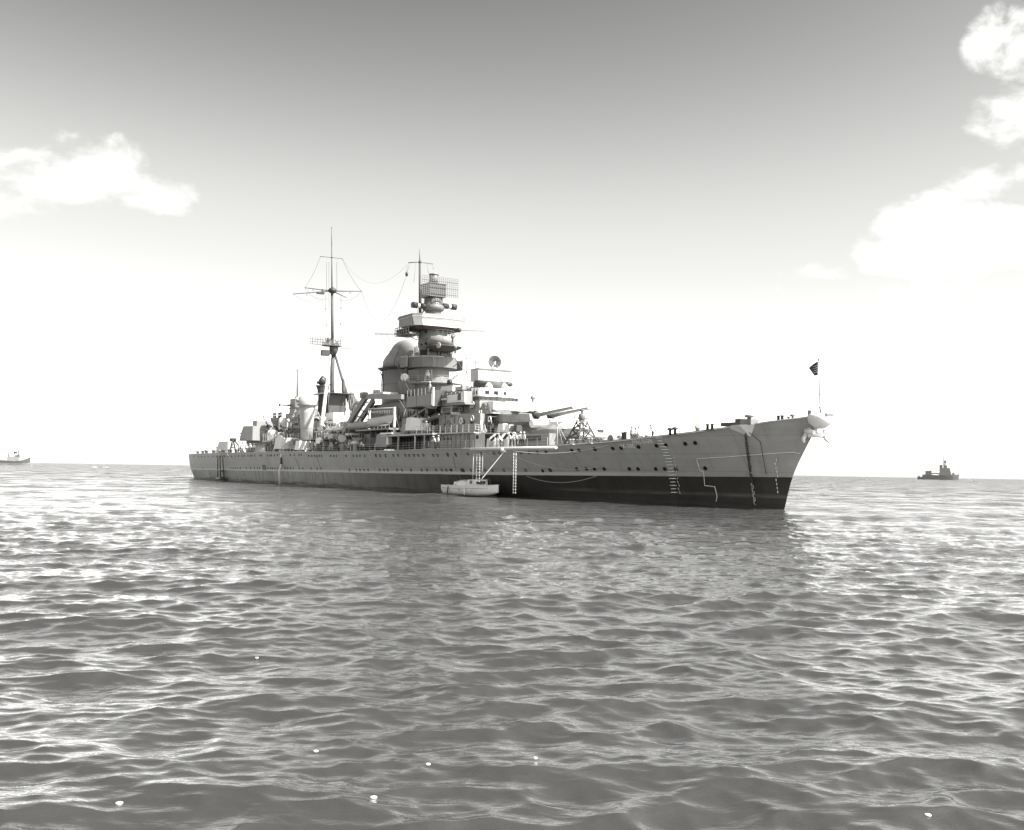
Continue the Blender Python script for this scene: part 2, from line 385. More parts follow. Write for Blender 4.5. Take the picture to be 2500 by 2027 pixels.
# sheer line from the photograph: solve for height on the side of the hull
sheer_px = [(475, 1108), (560, 1105.5), (700, 1103), (800, 1102.2), (960, 1099.5), (1060, 1095.5), (1150, 1094), (1302, 1090), (1357, 1087), (1400, 1084), (1460, 1080.5), (1500, 1076.6), (1600, 1065.4), (1700, 1053.5), (1777, 1043), (1846, 1033.5), (1900, 1025.5), (1971, 1017), (2010, 1013)]
SH = []
for (px, py) in sheer_px:
    best = None
    for i in range(0, 2210):
        u = -4.8 + i * 0.1
        s = (u + 4.8) / 219.4
        v = bdk(s * 219.3); p = qu(px, py, u)
        e = abs(p.y - v)
        if best is None or e < best[0]: best = (e, u, p.z)
    SH.append((best[1], best[2]))
SH.sort()
zdk_raw = smoothT([(-6, SH[0][1])] + [s for i, s in enumerate(SH) if i == 0 or s[0] - SH[i - 1][0] > 0.3] + [(216, SH[-1][1])])
def zdk(u): return max(5.6, zdk_raw(u))
print('SHEER', [(round(a, 1), round(b, 2)) for a, b in SH])
zboot = smoothT([(-2, 3.06), (20, 2.86), (51, 2.60), (110, 2.42), (215, 2.05)])
def hit(px, py):                 # sight line onto the starboard side of the hull
    d = rayd(px, py); lo = None
    for i in range(4000):
        t = 0.02 + i * 0.0001 * 1.2
        p = CAML + d * t
        if -5 < p.x < 216 and p.y < hv(p.x, p.z, zdk(p.x)): return p
    return None

ship = thing('heavy_cruiser', 'large grey cruiser with black waterline band lying at anchor, bow to the right', 'warship')
def hull_mesh():
    NS, NZ = 260, 30
    ss = [(i / NS) for i in range(NS + 1)]
    ss = [0.5 * (s - math.sin(2 * math.pi * s) / (2 * math.pi)) + 0.5 * s for s in ss]
    verts = []; hz = []
    rings = []
    for side in (1, -1):
        for i, s in enumerate(ss):
            for j in range(NZ + 1):
                # height along this station: from -1.2 to sheer
                u0 = -4.8 + s * 219.4; zd = zdk(u0); z = -1.2 + (zd + 1.2) * j / NZ
                us, ue = ustem(z), ustern(z)
                u = us + s * (ue - us)
                zz = z
                v = hv(u, zz, zd)
                verts.append((u, side * v, zz)); hz.append(zz - zboot(u))
    me = bpy.data.meshes.new('hull'); faces = []
    n = (NS + 1) * (NZ + 1)
    for k in range(2):
        for i in range(NS):
            for j in range(NZ):
                a = k * n + i * (NZ + 1) + j; f = [a, a + 1, a + NZ + 2, a + NZ + 1]
                faces.append(f if k == 0 else f[::-1])
    me.from_pydata(verts, [], faces); me.polygons.foreach_set('use_smooth', [True] * len(faces))
    at = me.attributes.new('hz', 'FLOAT', 'POINT'); at.data.foreach_set('value', hz)
    me.update()
    return me
def hull_mat():
    mt = bpy.data.materials.new('hull_paint'); mt.use_nodes = True; t = mt.node_tree; b = t.nodes['Principled BSDF']
    b.inputs['Roughness'].default_value = 0.5; b.inputs['Specular IOR Level'].default_value = 0.35
    tc = nd(t, 'ShaderNodeTexCoord'); A = nd(t, 'ShaderNodeAttribute', attribute_name='hz'); hz = A.outputs['Fac']
    s3 = nd(t, 'ShaderNodeSeparateXYZ'); t.links.new(tc.outputs['Object'], s3.inputs[0]); u = s3.outputs[0]; z = s3.outputs[2]
    mp = nd(t, 'ShaderNodeMapping'); mp.inputs['Scale'].default_value = (0.9, 0.3, 0.10); t.links.new(tc.outputs['Object'], mp.inputs[0])
    mp2 = nd(t, 'ShaderNodeMapping'); mp2.inputs['Scale'].default_value = (0.12, 0.1, 1.6); t.links.new(tc.outputs['Object'], mp2.inputs[0])
    streak = noise(t, mp.outputs[0], 1.0, 8, 0.65); hor = noise(t, mp2.outputs[0], 1.0, 7, 0.6); bl = noise(t, tc.outputs['Object'], 0.5, 8, 0.62)
    def mr(x, a, c, lo=0.0, hi=1.0):
        n = nd(t, 'ShaderNodeMapRange'); t.links.new(x, n.inputs[0]); n.inputs[1].default_value = a; n.inputs[2].default_value = c
        n.inputs[3].default_value = lo; n.inputs[4].default_value = hi; return n.outputs[0]
    def mixf(f, a, c):
        n = nd(t, 'ShaderNodeMix', data_type='FLOAT'); t.links.new(f, n.inputs[0])
        for k, x in ((2, a), (3, c)):
            if isinstance(x, (int, float)): n.inputs[k].default_value = x
            else: t.links.new(x, n.inputs[k])
        return n.outputs[0]
    # topsides: light grey with streaks and slight plating patches
    top = mth(t, 'MULTIPLY', 0.365, mth(t, 'ADD', 0.80, mth(t, 'MULTIPLY', bl, 0.4)))
    top = mth(t, 'MULTIPLY', top, mr(streak, 0.52, 0.78, 1.0, 0.78))
    top = mth(t, 'MULTIPLY', top, mr(hor, 0.35, 0.65, 0.96, 1.05))
    # plate seams: thin butt lines every few metres
    br = nd(t, 'ShaderNodeTexBrick'); mpb = nd(t, 'ShaderNodeMapping'); mpb.inputs['Rotation'].default_value = (R_(90), 0, 0)
    t.links.new(tc.outputs['Object'], mpb.inputs[0]); t.links.new(mpb.outputs[0], br.inputs[0])
    br.inputs['Scale'].default_value = 1.0; br.inputs['Brick Width'].default_value = 7.4; br.inputs['Row Height'].default_value = 1.75
    br.inputs['Mortar Size'].default_value = 0.03; br.inputs['Color1'].default_value = (1, 1, 1, 1); br.inputs['Color2'].default_value = (0.94, 0.94, 0.94, 1); br.inputs['Mortar'].default_value = (0.74, 0.74, 0.74, 1)
    top = mth(t, 'MULTIPLY', top, br.outputs[0])
    # boot topping: black forward, scummed grey aft
    ut = mth(t, 'ADD', u, mth(t, 'MULTIPLY', mth(t, 'SUBTRACT', streak, 0.5), 70.0))
    fwd = mr(ut, 95.0, 48.0)
    bb = mth(t, 'MULTIPLY', 0.034, mth(t, 'ADD', 0.1, mth(t, 'MULTIPLY', mth(t, 'ADD', bl, streak), 0.95)))
    ba = mth(t, 'MULTIPLY', mr(streak, 0.42, 0.70, 0.36, 0.13), mr(bl, 0.35, 0.7, 1.1, 0.75))
    boot = mixf(fwd, ba, bb)
    # pale scum line just above the sea, broken
    sc1 = mth(t, 'MULTIPLY', mr(z, 0.92, 1.10), mr(z, 1.45, 1.12))
    sc1 = mth(t, 'MULTIPLY', sc1, mr(hor, 0.35, 0.55)); sc1 = mth(t, 'MULTIPLY', sc1, mr(u, 34.0, 24.0))
    boot = mixf(mth(t, 'MULTIPLY', sc1, 0.55), boot, 0.20)
    wet = mr(mth(t, 'ADD', z, mth(t, 'MULTIPLY', mth(t, 'SUBTRACT', hor, 0.5), 2.2)), 0.25, 0.6, 1.0, 0.0); boot = mixf(mth(t, 'MULTIPLY', wet, 0.7), boot, 0.022)
    hz2 = mth(t, 'ADD', hz, mth(t, 'MULTIPLY', mth(t, 'SUBTRACT', bl, 0.5), 0.06))
    isb = mr(hz2, 0.03, -0.03)
    strip = mth(t, 'MULTIPLY', mr(hz2, 0.42, 0.34), mr(u, 8, 25)); top = mixf(strip, top, 0.56)
    fcol = mixf(isb, top, boot)
    c = nd(t, 'ShaderNodeCombineColor')
    isw = mth(t, 'MULTIPLY', isb, fwd); warm = mixf(isw, 0.97, 0.88)
    t.links.new(mth(t, 'MULTIPLY', fcol, mixf(isw, 1.0, 1.08)), c.inputs[0]); t.links.new(mth(t, 'MULTIPLY', fcol, 0.995), c.inputs[1]); t.links.new(mth(t, 'MULTIPLY', fcol, warm), c.inputs[2])
    t.links.new(c.outputs[0], b.inputs['Base Color'])
    bp = nd(t, 'ShaderNodeBump'); bp.inputs['Strength'].default_value = 0.35; bp.inputs['Distance'].default_value = 0.12
    t.links.new(noise(t, tc.outputs['Object'], 0.6, 3, 0.5), bp.inputs['Height']); t.links.new(bp.outputs[0], b.inputs['Normal'])
    return mt
hm = hull_mesh(); hm.materials.append(hull_mat()); hull = bpy.data.objects.new('hull', hm); COL.objects.link(hull); hull.parent = ship
# weather deck
b = MB(); ring1 = []; ring2 = []
for i in range(111):
    u = -4.7 + 219.0 * i / 110; z = zdk(u) - 0.06; v = max(0.02, hv(u, zdk(u), zdk(u)) - 0.03)
    ring1.append((u, v, z)); ring2.append((u, -v, z))
b.loft([ring1, ring2], cap=False, closed=False); b.build('deck', TEAK, ship)
def P(name, mb, m_, parent=None): return mb.build(name, m_, parent or ship)
def side_box(name, m_, xa, xf, yt, yb, v, wid, parent=None, tp=0.0, zb=None):
    """box whose starboard face shows between two sight lines, lying on plane v"""
    xm, ym = (xa + xf) / 2, (yt + yb) / 2
    ua, uf = q(xa, ym, v).x, q(xf, ym, v).x; zt = q(xm, yt, v).z; z0 = q(xm, yb, v).z if zb is None else zb
    o = P(name, MB().box(min(ua, uf), max(ua, uf), v - wid, v, z0, zt, tp=tp), m_, parent); return o, (min(ua, uf), max(ua, uf), z0, zt)
def deckz(u): return zdk(u) - 0.06

# rubbing strip at the deck edge, and rails
b = MB(); pts = [(u, hv(u, zdk(u), zdk(u)) + 0.02, zdk(u) - 0.05) for u in [(-4.2 + i * 1.5) for i in range(144)]]
b.tube(pts, 0.07, 5); P('sheer_strake', b, LIGHT)
def deck_edge(u0, u1, step=1.8):
    k = max(1, int(abs(u1 - u0) / step)); return [(u0 + (u1 - u0) * i / k, hv(u0 + (u1 - u0) * i / k, zdk(u0), zdk(u0)) - 0.15, deckz(u0 + (u1 - u0) * i / k)) for i in range(k + 1)]
P('guard_rail', MB().rail(deck_edge(29, 113), 1.05, 1.8, 0.024), LIGHT)
P('guard_rail', MB().rail([(x, -y, z) for x, y, z in deck_edge(36, 113)], 1.05, 1.8, 0.024), LIGHT)
P('guard_rail', MB().rail(deck_edge(118, 208), 1.05, 2.4, 0.02, 2), LIGHT)

# ------------------------------------------------------------------ hull fittings
upper = [(440 + x / 4.822, 840 + 1332 / 4.822 - x * 0.004) for x in (165, 215, 250, 290, 330, 390, 430, 480, 520, 560, 610, 650, 690, 730, 760, 800, 830, 850, 880, 940, 960, 1030, 1060, 1080, 1110, 1150, 1170, 1300, 1350, 1400, 1430)]
upper += [(660 + x / 5.787, 840 + 1582 / 5.787) for x in (545, 590, 630, 665, 700, 735, 860, 900, 935, 1078, 1183, 1225, 1275, 1338, 1500, 1565, 1635)]
upper += [(840 + x / 5.787, 880 + 1342 / 5.787) for x in (460, 520, 592, 698, 770, 870, 920, 995, 1058, 1125, 1262, 1330, 1470, 1587)]
upper += [(1060 + x / 4.34, 840 + y / 4.34) for x, y in ((150, 1167), (235, 1166), (360, 1165), (510, 1162), (637, 1160), (705, 1157), (925, 1153), (1010, 1153), (1100, 1152), (1190, 1147), (1465, 1130), (1540, 1128), (1715, 1115))]
upper += [(1400 + x / 5.787, 960 + y / 5.787) for x, y in ((323, 797), (560, 783), (682, 777), (930, 762), (1185, 745), (1315, 735), (1592, 718), (1728, 705))]
lower = [(440 + x / 4.822, 840 + 1465 / 4.822) for x in (270, 600, 625, 655, 685, 715, 780, 830, 880, 910, 940, 1040, 1065, 1090, 1120, 1150, 1240, 1270, 1300, 1335, 1405, 1445, 1545, 1620, 1660)]
lower += [(840 + x / 5.787, 880 + 1550 / 5.787) for x in (80, 180, 232, 290, 350, 508, 568, 628, 755, 820, 955, 1105, 1175, 1315, 1385, 1455)]
lower += [(1060 + x / 4.34, 840 + y / 4.34) for x, y in ((135, 1337), (185, 1337), (400, 1337), (475, 1337), (553, 1338), (625, 1340), (750, 1340), (983, 1340), (1155, 1345), (1525, 1325), (1617, 1325), (1708, 1325))]
lower += [(1400 + x / 5.787, 960 + y / 5.787) for x, y in ((187, 1072), (310, 1072), (437, 1072), (802, 1072), (928, 1072), (1185, 1072), (1313, 1072), (1447, 1072), (1866, 1063))]
pm = MB(); pm.lathe((0, 0, 0), [(0.22, -0.05), (0.22, 0.03), (0.16, 0.035), (0.15, -0.02)], 12); pmesh = None
for (px, py) in upper + lower:
    h = hit(px, py)
    if h is None: continue
    u, z = h.x, h.z; zd = zdk(u); e = 0.3
    n = Vector((-(hv(u + e, z, zd) - hv(u - e, z, zd)) / (2 * e), 1, -(hv(u, z + e, zd) - hv(u, z - e, zd)) / (2 * e))).normalized()
    if pmesh is None:
        o = pm.build('porthole', BLACK, ship); pmesh = o.data
    else:
        o = bpy.data.objects.new('porthole', pmesh); COL.objects.link(o); o.parent = ship
    o.matrix_local = Matrix.Translation(Vector((u, hv(u, z, zd) + 0.01, z))) @ n.to_track_quat('Z', 'Y').to_matrix().to_4x4()
def hull_patch(px0, py0, px1, py1, off=0.03):
    a = hit(px0, py0); c = hit(px1, py1); return a, c
def on_hull(u, z, off=0.03): return Vector((u, hv(u, z, zdk(u)) + off, z))
def hull_line(name, pix, r, m_, off=0.04, k=6, n=5):
    H = [hit(*p) for p in pix]; H = [h for h in H if h is not None]; pts = []
    for a, c in zip(H[:-1], H[1:]):
        for i in range(k):
            t = i / k; pts.append(on_hull(a.x + (c.x - a.x) * t, a.z + (c.z - a.z) * t, off))
    pts.append(on_hull(H[-1].x, H[-1].z, off)); return P(name, MB().tube(pts, r, n), m_)
hull_line('degaussing_cable', [(1752, 1225), (1752, 1210), (1749.5, 1188.4), (1725, 1186), (1719.6, 1152), (1712.7, 1149), (1704.6, 1120.5), (1775, 1116), (1860, 1109.5), (1943, 1104.5), (1946.5, 1106.5), (1956, 1106.8)], 0.042, WHITE)
# lettering
def lettering(txt, px, py, width_px, name):
    cu = bpy.data.curves.new(name, 'FONT'); cu.body = txt; cu.size = 1.0; cu.space_character = 1.12; cu.offset = 0.03; cu.resolution_u = 3
    to = bpy.data.objects.new('tmp', cu); COL.objects.link(to); dg = bpy.context.evaluated_depsgraph_get()
    me = bpy.data.meshes.new_from_object(to.evaluated_get(dg)); bpy.data.objects.remove(to)
    h0 = hit(px, py); h1 = hit(px + width_px, py - width_px * 0.045)
    W = max(v.co.x for v in me.vertices); H = 0.72
    bm = bmesh.new(); bm.from_mesh(me)
    bmesh.ops.subdivide_edges(bm, edges=bm.edges, cuts=1)
    for v in bm.verts:
        t = v.co.x / W; u = h0.x + (h1.x - h0.x) * t; z = h0.z + (h1.z - h0.z) * t + v.co.y / H * 0.44
        v.co = on_hull(u, z, 0.035)
    bm.to_mesh(me); bm.free(); me.materials.clear(); me.materials.append(WHITE); me.update()
    o = bpy.data.objects.new(name, me); COL.objects.link(o); o.parent = ship
lettering('PRINZ EUGEN', 1549.5, 1083.5, 47, 'lettering'); lettering('IX-300', 1522.5, 1095, 30, 'lettering')
# rungs up the side under the name, with draught figures beside them
rung_px = [(1610 + dx, 960 + y / 5.787) for dx, y in ((3, 634), (5, 676), (8, 716), (13, 760), (16, 800), (19, 842), (22, 884), (25, 927), (27, 972), (29, 1017), (31, 1062), (31, 1110), (31, 1160), (35, 1208), (36, 1256), (37, 1305), (38, 1353), (40, 1404))]
for (px, py) in rung_px:
    a = hit(px - 6.5, py); c = hit(px + 6.5, py)
    if a is None or c is None: continue
    P('rung', MB().tube([on_hull(a.x, a.z, 0.0), on_hull(a.x, a.z, 0.12), on_hull(c.x, c.z, 0.12), on_hull(c.x, c.z, 0.0)], 0.05, 5), WHITE)
b = MB()
for (px, py) in rung_px[7:]:
    a = hit(px + 12, py - 2.5); c = hit(px + 12.5, py + 3)
    b.tube([on_hull(a.x, a.z, 0.03), on_hull(c.x, c.z, 0.03)], 0.035, 4)
for i in range(9):
    a = hit(1896.5 + i * 0.65, 1124 + i * 9.7); 
    if a: b.tube([on_hull(a.x, a.z + .12, 0.03), on_hull(a.x, a.z - .12, 0.03)], 0.045, 4)
tag(P('draught_marks', b, WHITE), kind='stuff')
# scuppers and patches low amidships
for (x0, y0, x1, y1) in ((1125, 1144, 1139, 1153), (1341, 1144, 1352, 1153), (1099, 1145, 1107, 1150), (641, 1135, 651, 1148)):
    a = hit(x0, y0); c = hit(x1, y1)
    if a and c:
        zm = (a.z + c.z) / 2; b = MB(); u0, u1 = sorted((a.x, c.x)); z0, z1 = sorted((a.z, c.z))
        k = 5; ring = [[on_hull(u0 + (u1 - u0) * i / k, z, 0.03) for z in (z0, z1)] for i in range(k + 1)]
        b.loft(ring, cap=False, closed=False); P('discharge_scupper', b, DARK)

# ------------------------------------------------------------------ bow: anchor pocket, chain, stem fairlead, spare anchor, jackstaff
ua = (q(1777, 1043, 3.7).x, q(1845, 1035, 3.0).x); umid = q(1832, 1050, 3.3).x
def hp(px, py, off): h = hit(px, py); return on_hull(h.x, h.z, off)
p1 = hp(1777, 1045, 0.0); p2 = hp(1834, 1067, 0.0); p3 = hp(1846, 1051, 0.0); p4 = hp(1846, 1037, 0.0)
u2 = p2.x
b = MB()
top = [Vector((p1.x, p1.y, zdk(p1.x) - .02)), Vector((u2 + 1.2, p2.y + 1.35, zdk(u2) - .02)), Vector((u2 + .1, p2.y + 1.45, zdk(u2) - .02)), Vector((p4.x, p4.y + .1, zdk(p4.x) - .02)), Vector((u2, p2.y - .9, zdk(u2) - .02))]
apex = p2 + Vector((0, 0.05, 0))
b.add(top + [apex], [(0, 1, 2, 3, 4), (0, 5, 1), (1, 5, 2), (2, 5, 3), (0, 4, 5), (4, 3, 5)]); P('anchor_bolster', b, WHITE)  # white colour stands in for sunlight on the pocket faces
bz = zdk(u2)
b = MB(); b.box(u2 - .9, u2 + .5, p2.y - .1, p2.y + .9, bz, bz + .55); b.lathe((u2 - .2, p2.y + .4, bz + .55), [(.2, 0), (.2, .15), (.42, .18), (.45, .35), (.4, .4)], 14); P('cable_holder', b, GREYD)
b = MB(); b.box(u2 + 1.2, u2 + 3.4, p2.y - .4, p2.y + .7, bz - .05, bz + .3); b.box(u2 + .5, u2 + 1.2, p2.y, p2.y + .9, bz - .1, bz + .6); P('chain_stopper', b, DARK)
None and P('anchor_pocket_plate', MB().add([on_hull(u2 + 2.6, bz - 1.35, .02), on_hull(u2 + .3, bz - 2.0, .02), on_hull(u2 - 1.6, bz - 2.05, .02), on_hull(u2 - .2, bz - 1.4, .02), on_hull(u2 + 1, bz - 1.1, .02)], [(0, 1, 2, 3, 4)]), GREYD)
# anchor chain down to the sea
CP = []
for k in range(25):
    t = k / 24; h_ = hit(1824 + 23.5 * t ** 1.15, 1054 + 186 * t)
    if h_ is not None: CP.append(Vector((h_.x, h_.y + .14 + .1 * (1 - t), h_.z)))
cb_ = MB(); cl_ = MB(); acc = []
for a, c in zip(CP[:-1], CP[1:]):
    n_ = max(1, int((c - a).length / 0.09)); acc += [a.lerp(c, i / n_) for i in range(n_)]
for i in range(0, len(acc) - 5, 3):
    a, c = acc[i], acc[i + 4]; d = (c - a).normalized(); s1 = d.cross(Vector((0, 1, 0.1))).normalized() if (i // 3) % 2 == 0 else d.cross(d.cross(Vector((0, 1, 0.1)))).normalized()
    ring = [a + s1 * .12 * math.sin(k * math.pi / 4) + (c - a) * (0.5 - 0.5 * math.cos(k * math.pi / 4)) for k in range(9)]
    (cb_ if a.z > 2.6 else cl_).tube(ring, 0.045, 5)
P('anchor_chain', cb_, DARK); tag(P('anchor_chain', cl_, LIGHT), 'lower length of the anchor chain, coloured paler for the light on it')  # lower links: light catching the chain put into a paler colour
b = MB(); a = q(1824, 1052, p2.y + .5); b.tube([a, on_hull(q(1838, 1080, 3).x, 6.4, .06), on_hull(u2 - .5, 3.3, .05)], 0.03, 5); P('rust_streak_pipe', b, BROWN)
# stem head casting
zs = zdk(-4.6)
b = MB()
b.lathe((-4.35, 0, zs - 1.25), [(0.35, 0), (1.0, .45), (1.15, .95), (1.1, 1.3), (.95, 1.33), (.8, 1.0)], 16, sy=1.05); P('stem_fairlead', b, WHITE)
b = MB(); b.box(-5.5, -4.6, -.55, .45, zs - .1, zs + .12); b.lathe((-3.9, .9, zs + .02), [(.16, 0), (.16, .35), (.24, .4)], 8); P('bow_chock', b, GREYD)
an = q(1993, 1060, 0.0)
b = MB(); b.tube([an + Vector((0.5, 0.9, .3)), an + Vector((-.55, .9, .1))], .22, 8); b.tube([an + Vector((.4, .5, .5)), an + Vector((.5, 1.2, -.5)), an + Vector((.1, 1.5, -.75))], .22, 8, r1=.12)
b.tube([an + Vector((-.3, -.9, .35)), an + Vector((-.55, -.6, -.45)), an + Vector((-.9, -.7, -.8))], .25, 8, r1=.1); b.tube([an + Vector((.1, .9, -.1)), an + Vector((-.3, -.9, -.1))], .24, 8); b.tube([an + Vector((0, 0, -.1)), an + Vector((.1, 0, 1.0))], .16, 8)
P('stem_anchor', b, WHITE)
b = MB(); a = hit(1965, 1062); 
P('fender_bracket', MB().tube([on_hull(a.x, a.z, .02), an + Vector((.5, .9, 0))], .08, 6), LIGHT)
jb = q(2003, 1013, 0.0); jt = q(1999, 878.5, 0.0); js = q(2001, 962, 0.0)
b = MB(); b.tube([jb + Vector((0, 0, -.2)), js, jt], .055, 6, r1=.03); b.sphere(jt, .09, 8); b.tube([js, Vector((jb.x + 3.0, 0, zdk(0)))], .022, 4); b.tube([js + Vector((0, 0, -1.2)), jb + Vector((.1, .45, -.1))], .03, 4); b.tube([js + Vector((0, 0, -1.2)), jb + Vector((.1, -.45, -.1))], .03, 4)
P('jackstaff', b, STEEL)
# flag on the jackstaff
fl = thing('flag', 'small dark flag fluttering at the head of the bow jackstaff', 'flag', tuple(q(1999, 915, 0.0)))
fo = q(1999, 915, 0.0); b = MB(); G = []
for i in range(9):
    col = []
    for j in range(7):
        s, t = i / 8, j / 6
        ptop = Vector((1997 - 21 * s, 883 + 14 * s ** 1.3)); pbot = Vector((1996.5 - 21 * s, 916 - 0.5 * s - 16 * max(0, s - .45) / .55))
        if s < .45: pbot = Vector((1996.5 - 21 * s, 916 + 4 * s))
        p = ptop.lerp(pbot, t); w3 = q(p.x, p.y, 0.28 * math.sin(s * 9) * s); col.append(w3 - fo)
    G.append(col)
b.loft(G, cap=False, smooth=True, closed=False); b.build('cloth', FLAGM, fl)
b = MB()
for i in range(1, 6):
    for j in range(2, 6):
        c = G[i][j]; k = G[i][j - 1].lerp(c, .6)
        b.box(c.x - .035, c.x + .035, c.y + .012, c.y + .024, k.z - .04, k.z + .04)
b.build('stars', CANVAS, fl)

# ------------------------------------------------------------------ foredeck gear
def at_deck(px, py, v): p = q(px, py, v); p.z = deckz(p.x); return p
tw = q(1424.5, 1081, 1.5); tz = deckz(tw.x); ttop = q(1420.6, 1030, 4.6); tb = MB(); H = ttop.z - tz; half = 1.75; ht = .42
cs = [(1, 1), (1, -1), (-1, -1), (-1, 1)]; cU_ = ttop.x; cV_ = 4.6; tz = deckz(cU_); H = ttop.z - tz; half = 1.5
def lat(k, t): a, b_ = cs[k % 4]; s = half + (ht - half) * t; return Vector((cU_ + a * s, cV_ + b_ * s, tz + H * t))
for k in range(4):
    tb.tube([lat(k, 0), lat(k, 1)], .10, 5, False)
    for (t0, t1) in ((0, .34), (.34, .66), (.66, .95)):
        tb.tube([lat(k, t0), lat(k + 1, t1)], .065, 4, False); tb.tube([lat(k + 1, t0), lat(k, t1)], .065, 4, False); tb.tube([lat(k, t1), lat(k + 1, t1)], .065, 4, False)
lt = P('lattice_tower', tb, SOOT)
tt = Vector((cU_, cV_, tz + H)); b = MB(); b.box(tt.x - .45, tt.x + .45, tt.y - .5, tt.y + .5, tt.z, tt.z + .12); b.lathe(tt + Vector((0, 0, .12)), [(.3, 0), (.42, .2), (.42, .62), (.3, .8)], 12); b.lathe(tt + Vector((0, 0, .9)), [(.12, 0), (.12, .3), (.3, .35), (.3, .5), (.1, .52)], 10)
for s in (-1, 1): b.tube([tt + Vector((0, .5 * s, .4)), tt + Vector((0, 1.05 * s, .4)), tt + Vector((0, 1.05 * s, .8))], .07, 6)
P('instrument_head', b, STEEL, lt)
pb = at_deck(1360.7, 1084, 5.5); b = MB(); b.tube([pb, q(1360.7, 1020, 5.5)], .06, 6); e = q(1361, 1034, 5.5); b.tube([e, at_deck(1391, 1082, 4.5)], .03, 4); b.tube([e, at_deck(1376, 1083, 5.5)], .02, 4); b.tube([e, at_deck(1339, 1085, 5)], .02, 4); P('signal_post', b, LIGHT)
def small(name, px, py, v, kind, m_, s=1.0):
    p = at_deck(px, py, v); b = MB()
    if kind == 'bollard':
        b.box(p.x - .55 * s, p.x + .55 * s, p.y - .2, p.y + .2, p.z, p.z + .08)
        for k in (-.3, .3): b.lathe(p + Vector((k * s, 0, .05)), [(.15, 0), (.13, .45), (.2, .5), (.18, .58)], 10)
    elif kind == 'vent':
        b.lathe(p, [(.16 * s, 0), (.16 * s, .6 * s), (.36 * s, .62 * s), (.38 * s, .75 * s), (.2 * s, .9 * s)], 12)
    elif kind == 'cowl':
        b.tube([p, p + Vector((0, 0, .7 * s)), p + Vector((-.1 * s, .1, 1.0 * s)), p + Vector((-.4 * s, .25 * s, 1.15 * s))], .2 * s, 10, r1=.36 * s)
    elif kind == 'box':
        b.box(p.x - .6 * s, p.x + .6 * s, p.y - .4 * s, p.y + .4 * s, p.z, p.z + .6 * s); b.box(p.x - .66 * s, p.x + .66 * s, p.y - .46 * s, p.y + .46 * s, p.z + .6 * s, p.z + .66 * s)
    elif kind == 'reel':
        b.lathe(p + Vector((0, -.5 * s, .45 * s)), [(.42 * s, 0), (.42 * s, .06), (.2 * s, .08), (.2 * s, .9 * s), (.42 * s, .92 * s), (.42 * s, 1.0 * s)], 14, axis=(0, 1, 0))
        b.box(p.x - .05, p.x + .05, p.y - .55 * s, p.y - .47 * s, p.z, p.z + .5 * s); b.box(p.x - .05, p.x + .05, p.y + .52 * s, p.y + .6 * s, p.z, p.z + .5 * s)
    elif kind == 'capstan':
        b.lathe(p, [(.55 * s, 0), (.5 * s, .15 * s), (.3 * s, .35 * s), (.28 * s, .8 * s), (.5 * s, 1.0 * s), (.48 * s, 1.15 * s)], 16)
    elif kind == 'breakwater':
        b.prism_plan([(p.x - 2.2, 0), (p.x + 1.2, p.y), (p.x + 1.3, p.y), (p.x - 2.0, 0), (p.x + 1.3, -p.y), (p.x + 1.2, -p.y)], p.z, p.z + .8)
    return P(name, b, m_)
small('winch', 1501, 1071, 3, 'reel', GREYD, 1.3); small('deck_locker', 1478, 1077, 4.5, 'box', DARK, .7)
for x in (1520.5, 1526.7):
    p = at_deck(x, 1070, 4.6); P('bitt', MB().lathe(p, [(.17, 0), (.15, 1.0), (.2, 1.02), (.2, 1.15)], 10), DARK)
small('capstan', 1549, 1067, 2.4, 'capstan', STEEL, 1.0); small('hatch_coaming', 1556, 1067, 4.4, 'box', GREYD, .9)
small('ventilator', 1580, 1067, 3, 'vent', GREYD, .8); small('fairlead_roller', 1636, 1062, 5.2, 'vent', DARK, .85); small('fairlead_roller', 1648, 1060, 5.1, 'vent', DARK, .85)
small('ventilator', 1703, 1053, 2.0, 'cowl', STEEL, .9); small('deck_bollard', 1733, 1049, 4.2, 'bollard', DARK, 1.1)
small('capstan', 1790, 1042, 1.2, 'capstan', GREYD, .5); small('deck_bollard', 1905, 1024, 1.3, 'bollard', DARK, .8); small('ventilator', 1925, 1021, .9, 'vent', STEEL, .5); small('ventilator', 1935, 1020, .6, 'vent', STEEL, .7)
for (x, y, v) in ((1465, 1081, 6), (1440, 1083, 7), (1412, 1085, 6.5), (1395, 1087, 7.5)): small('deck_bollard', x, y, v, 'bollard', random.choice((LIGHT, GREYD)), .9)
for (x, y, v) in ((1624, 1062, -3), (1654, 1058, -2), (1680, 1054, -2.5), (1744, 1046, -2)):
    p = at_deck(x, y, v); P('stanchion', MB().tube([p, p + Vector((0, 0, 1.2))], .03, 4), LIGHT)
p = at_deck(1448, 1080, -2); b = MB(); b.tube([p, p + Vector((.1, 0, 2.3)), p + Vector((.35, 0, 2.35))], .06, 6); P('davit_post', b, LIGHT)
small('deck_locker', 1462, 1080, -2, 'box', STEEL, .8)

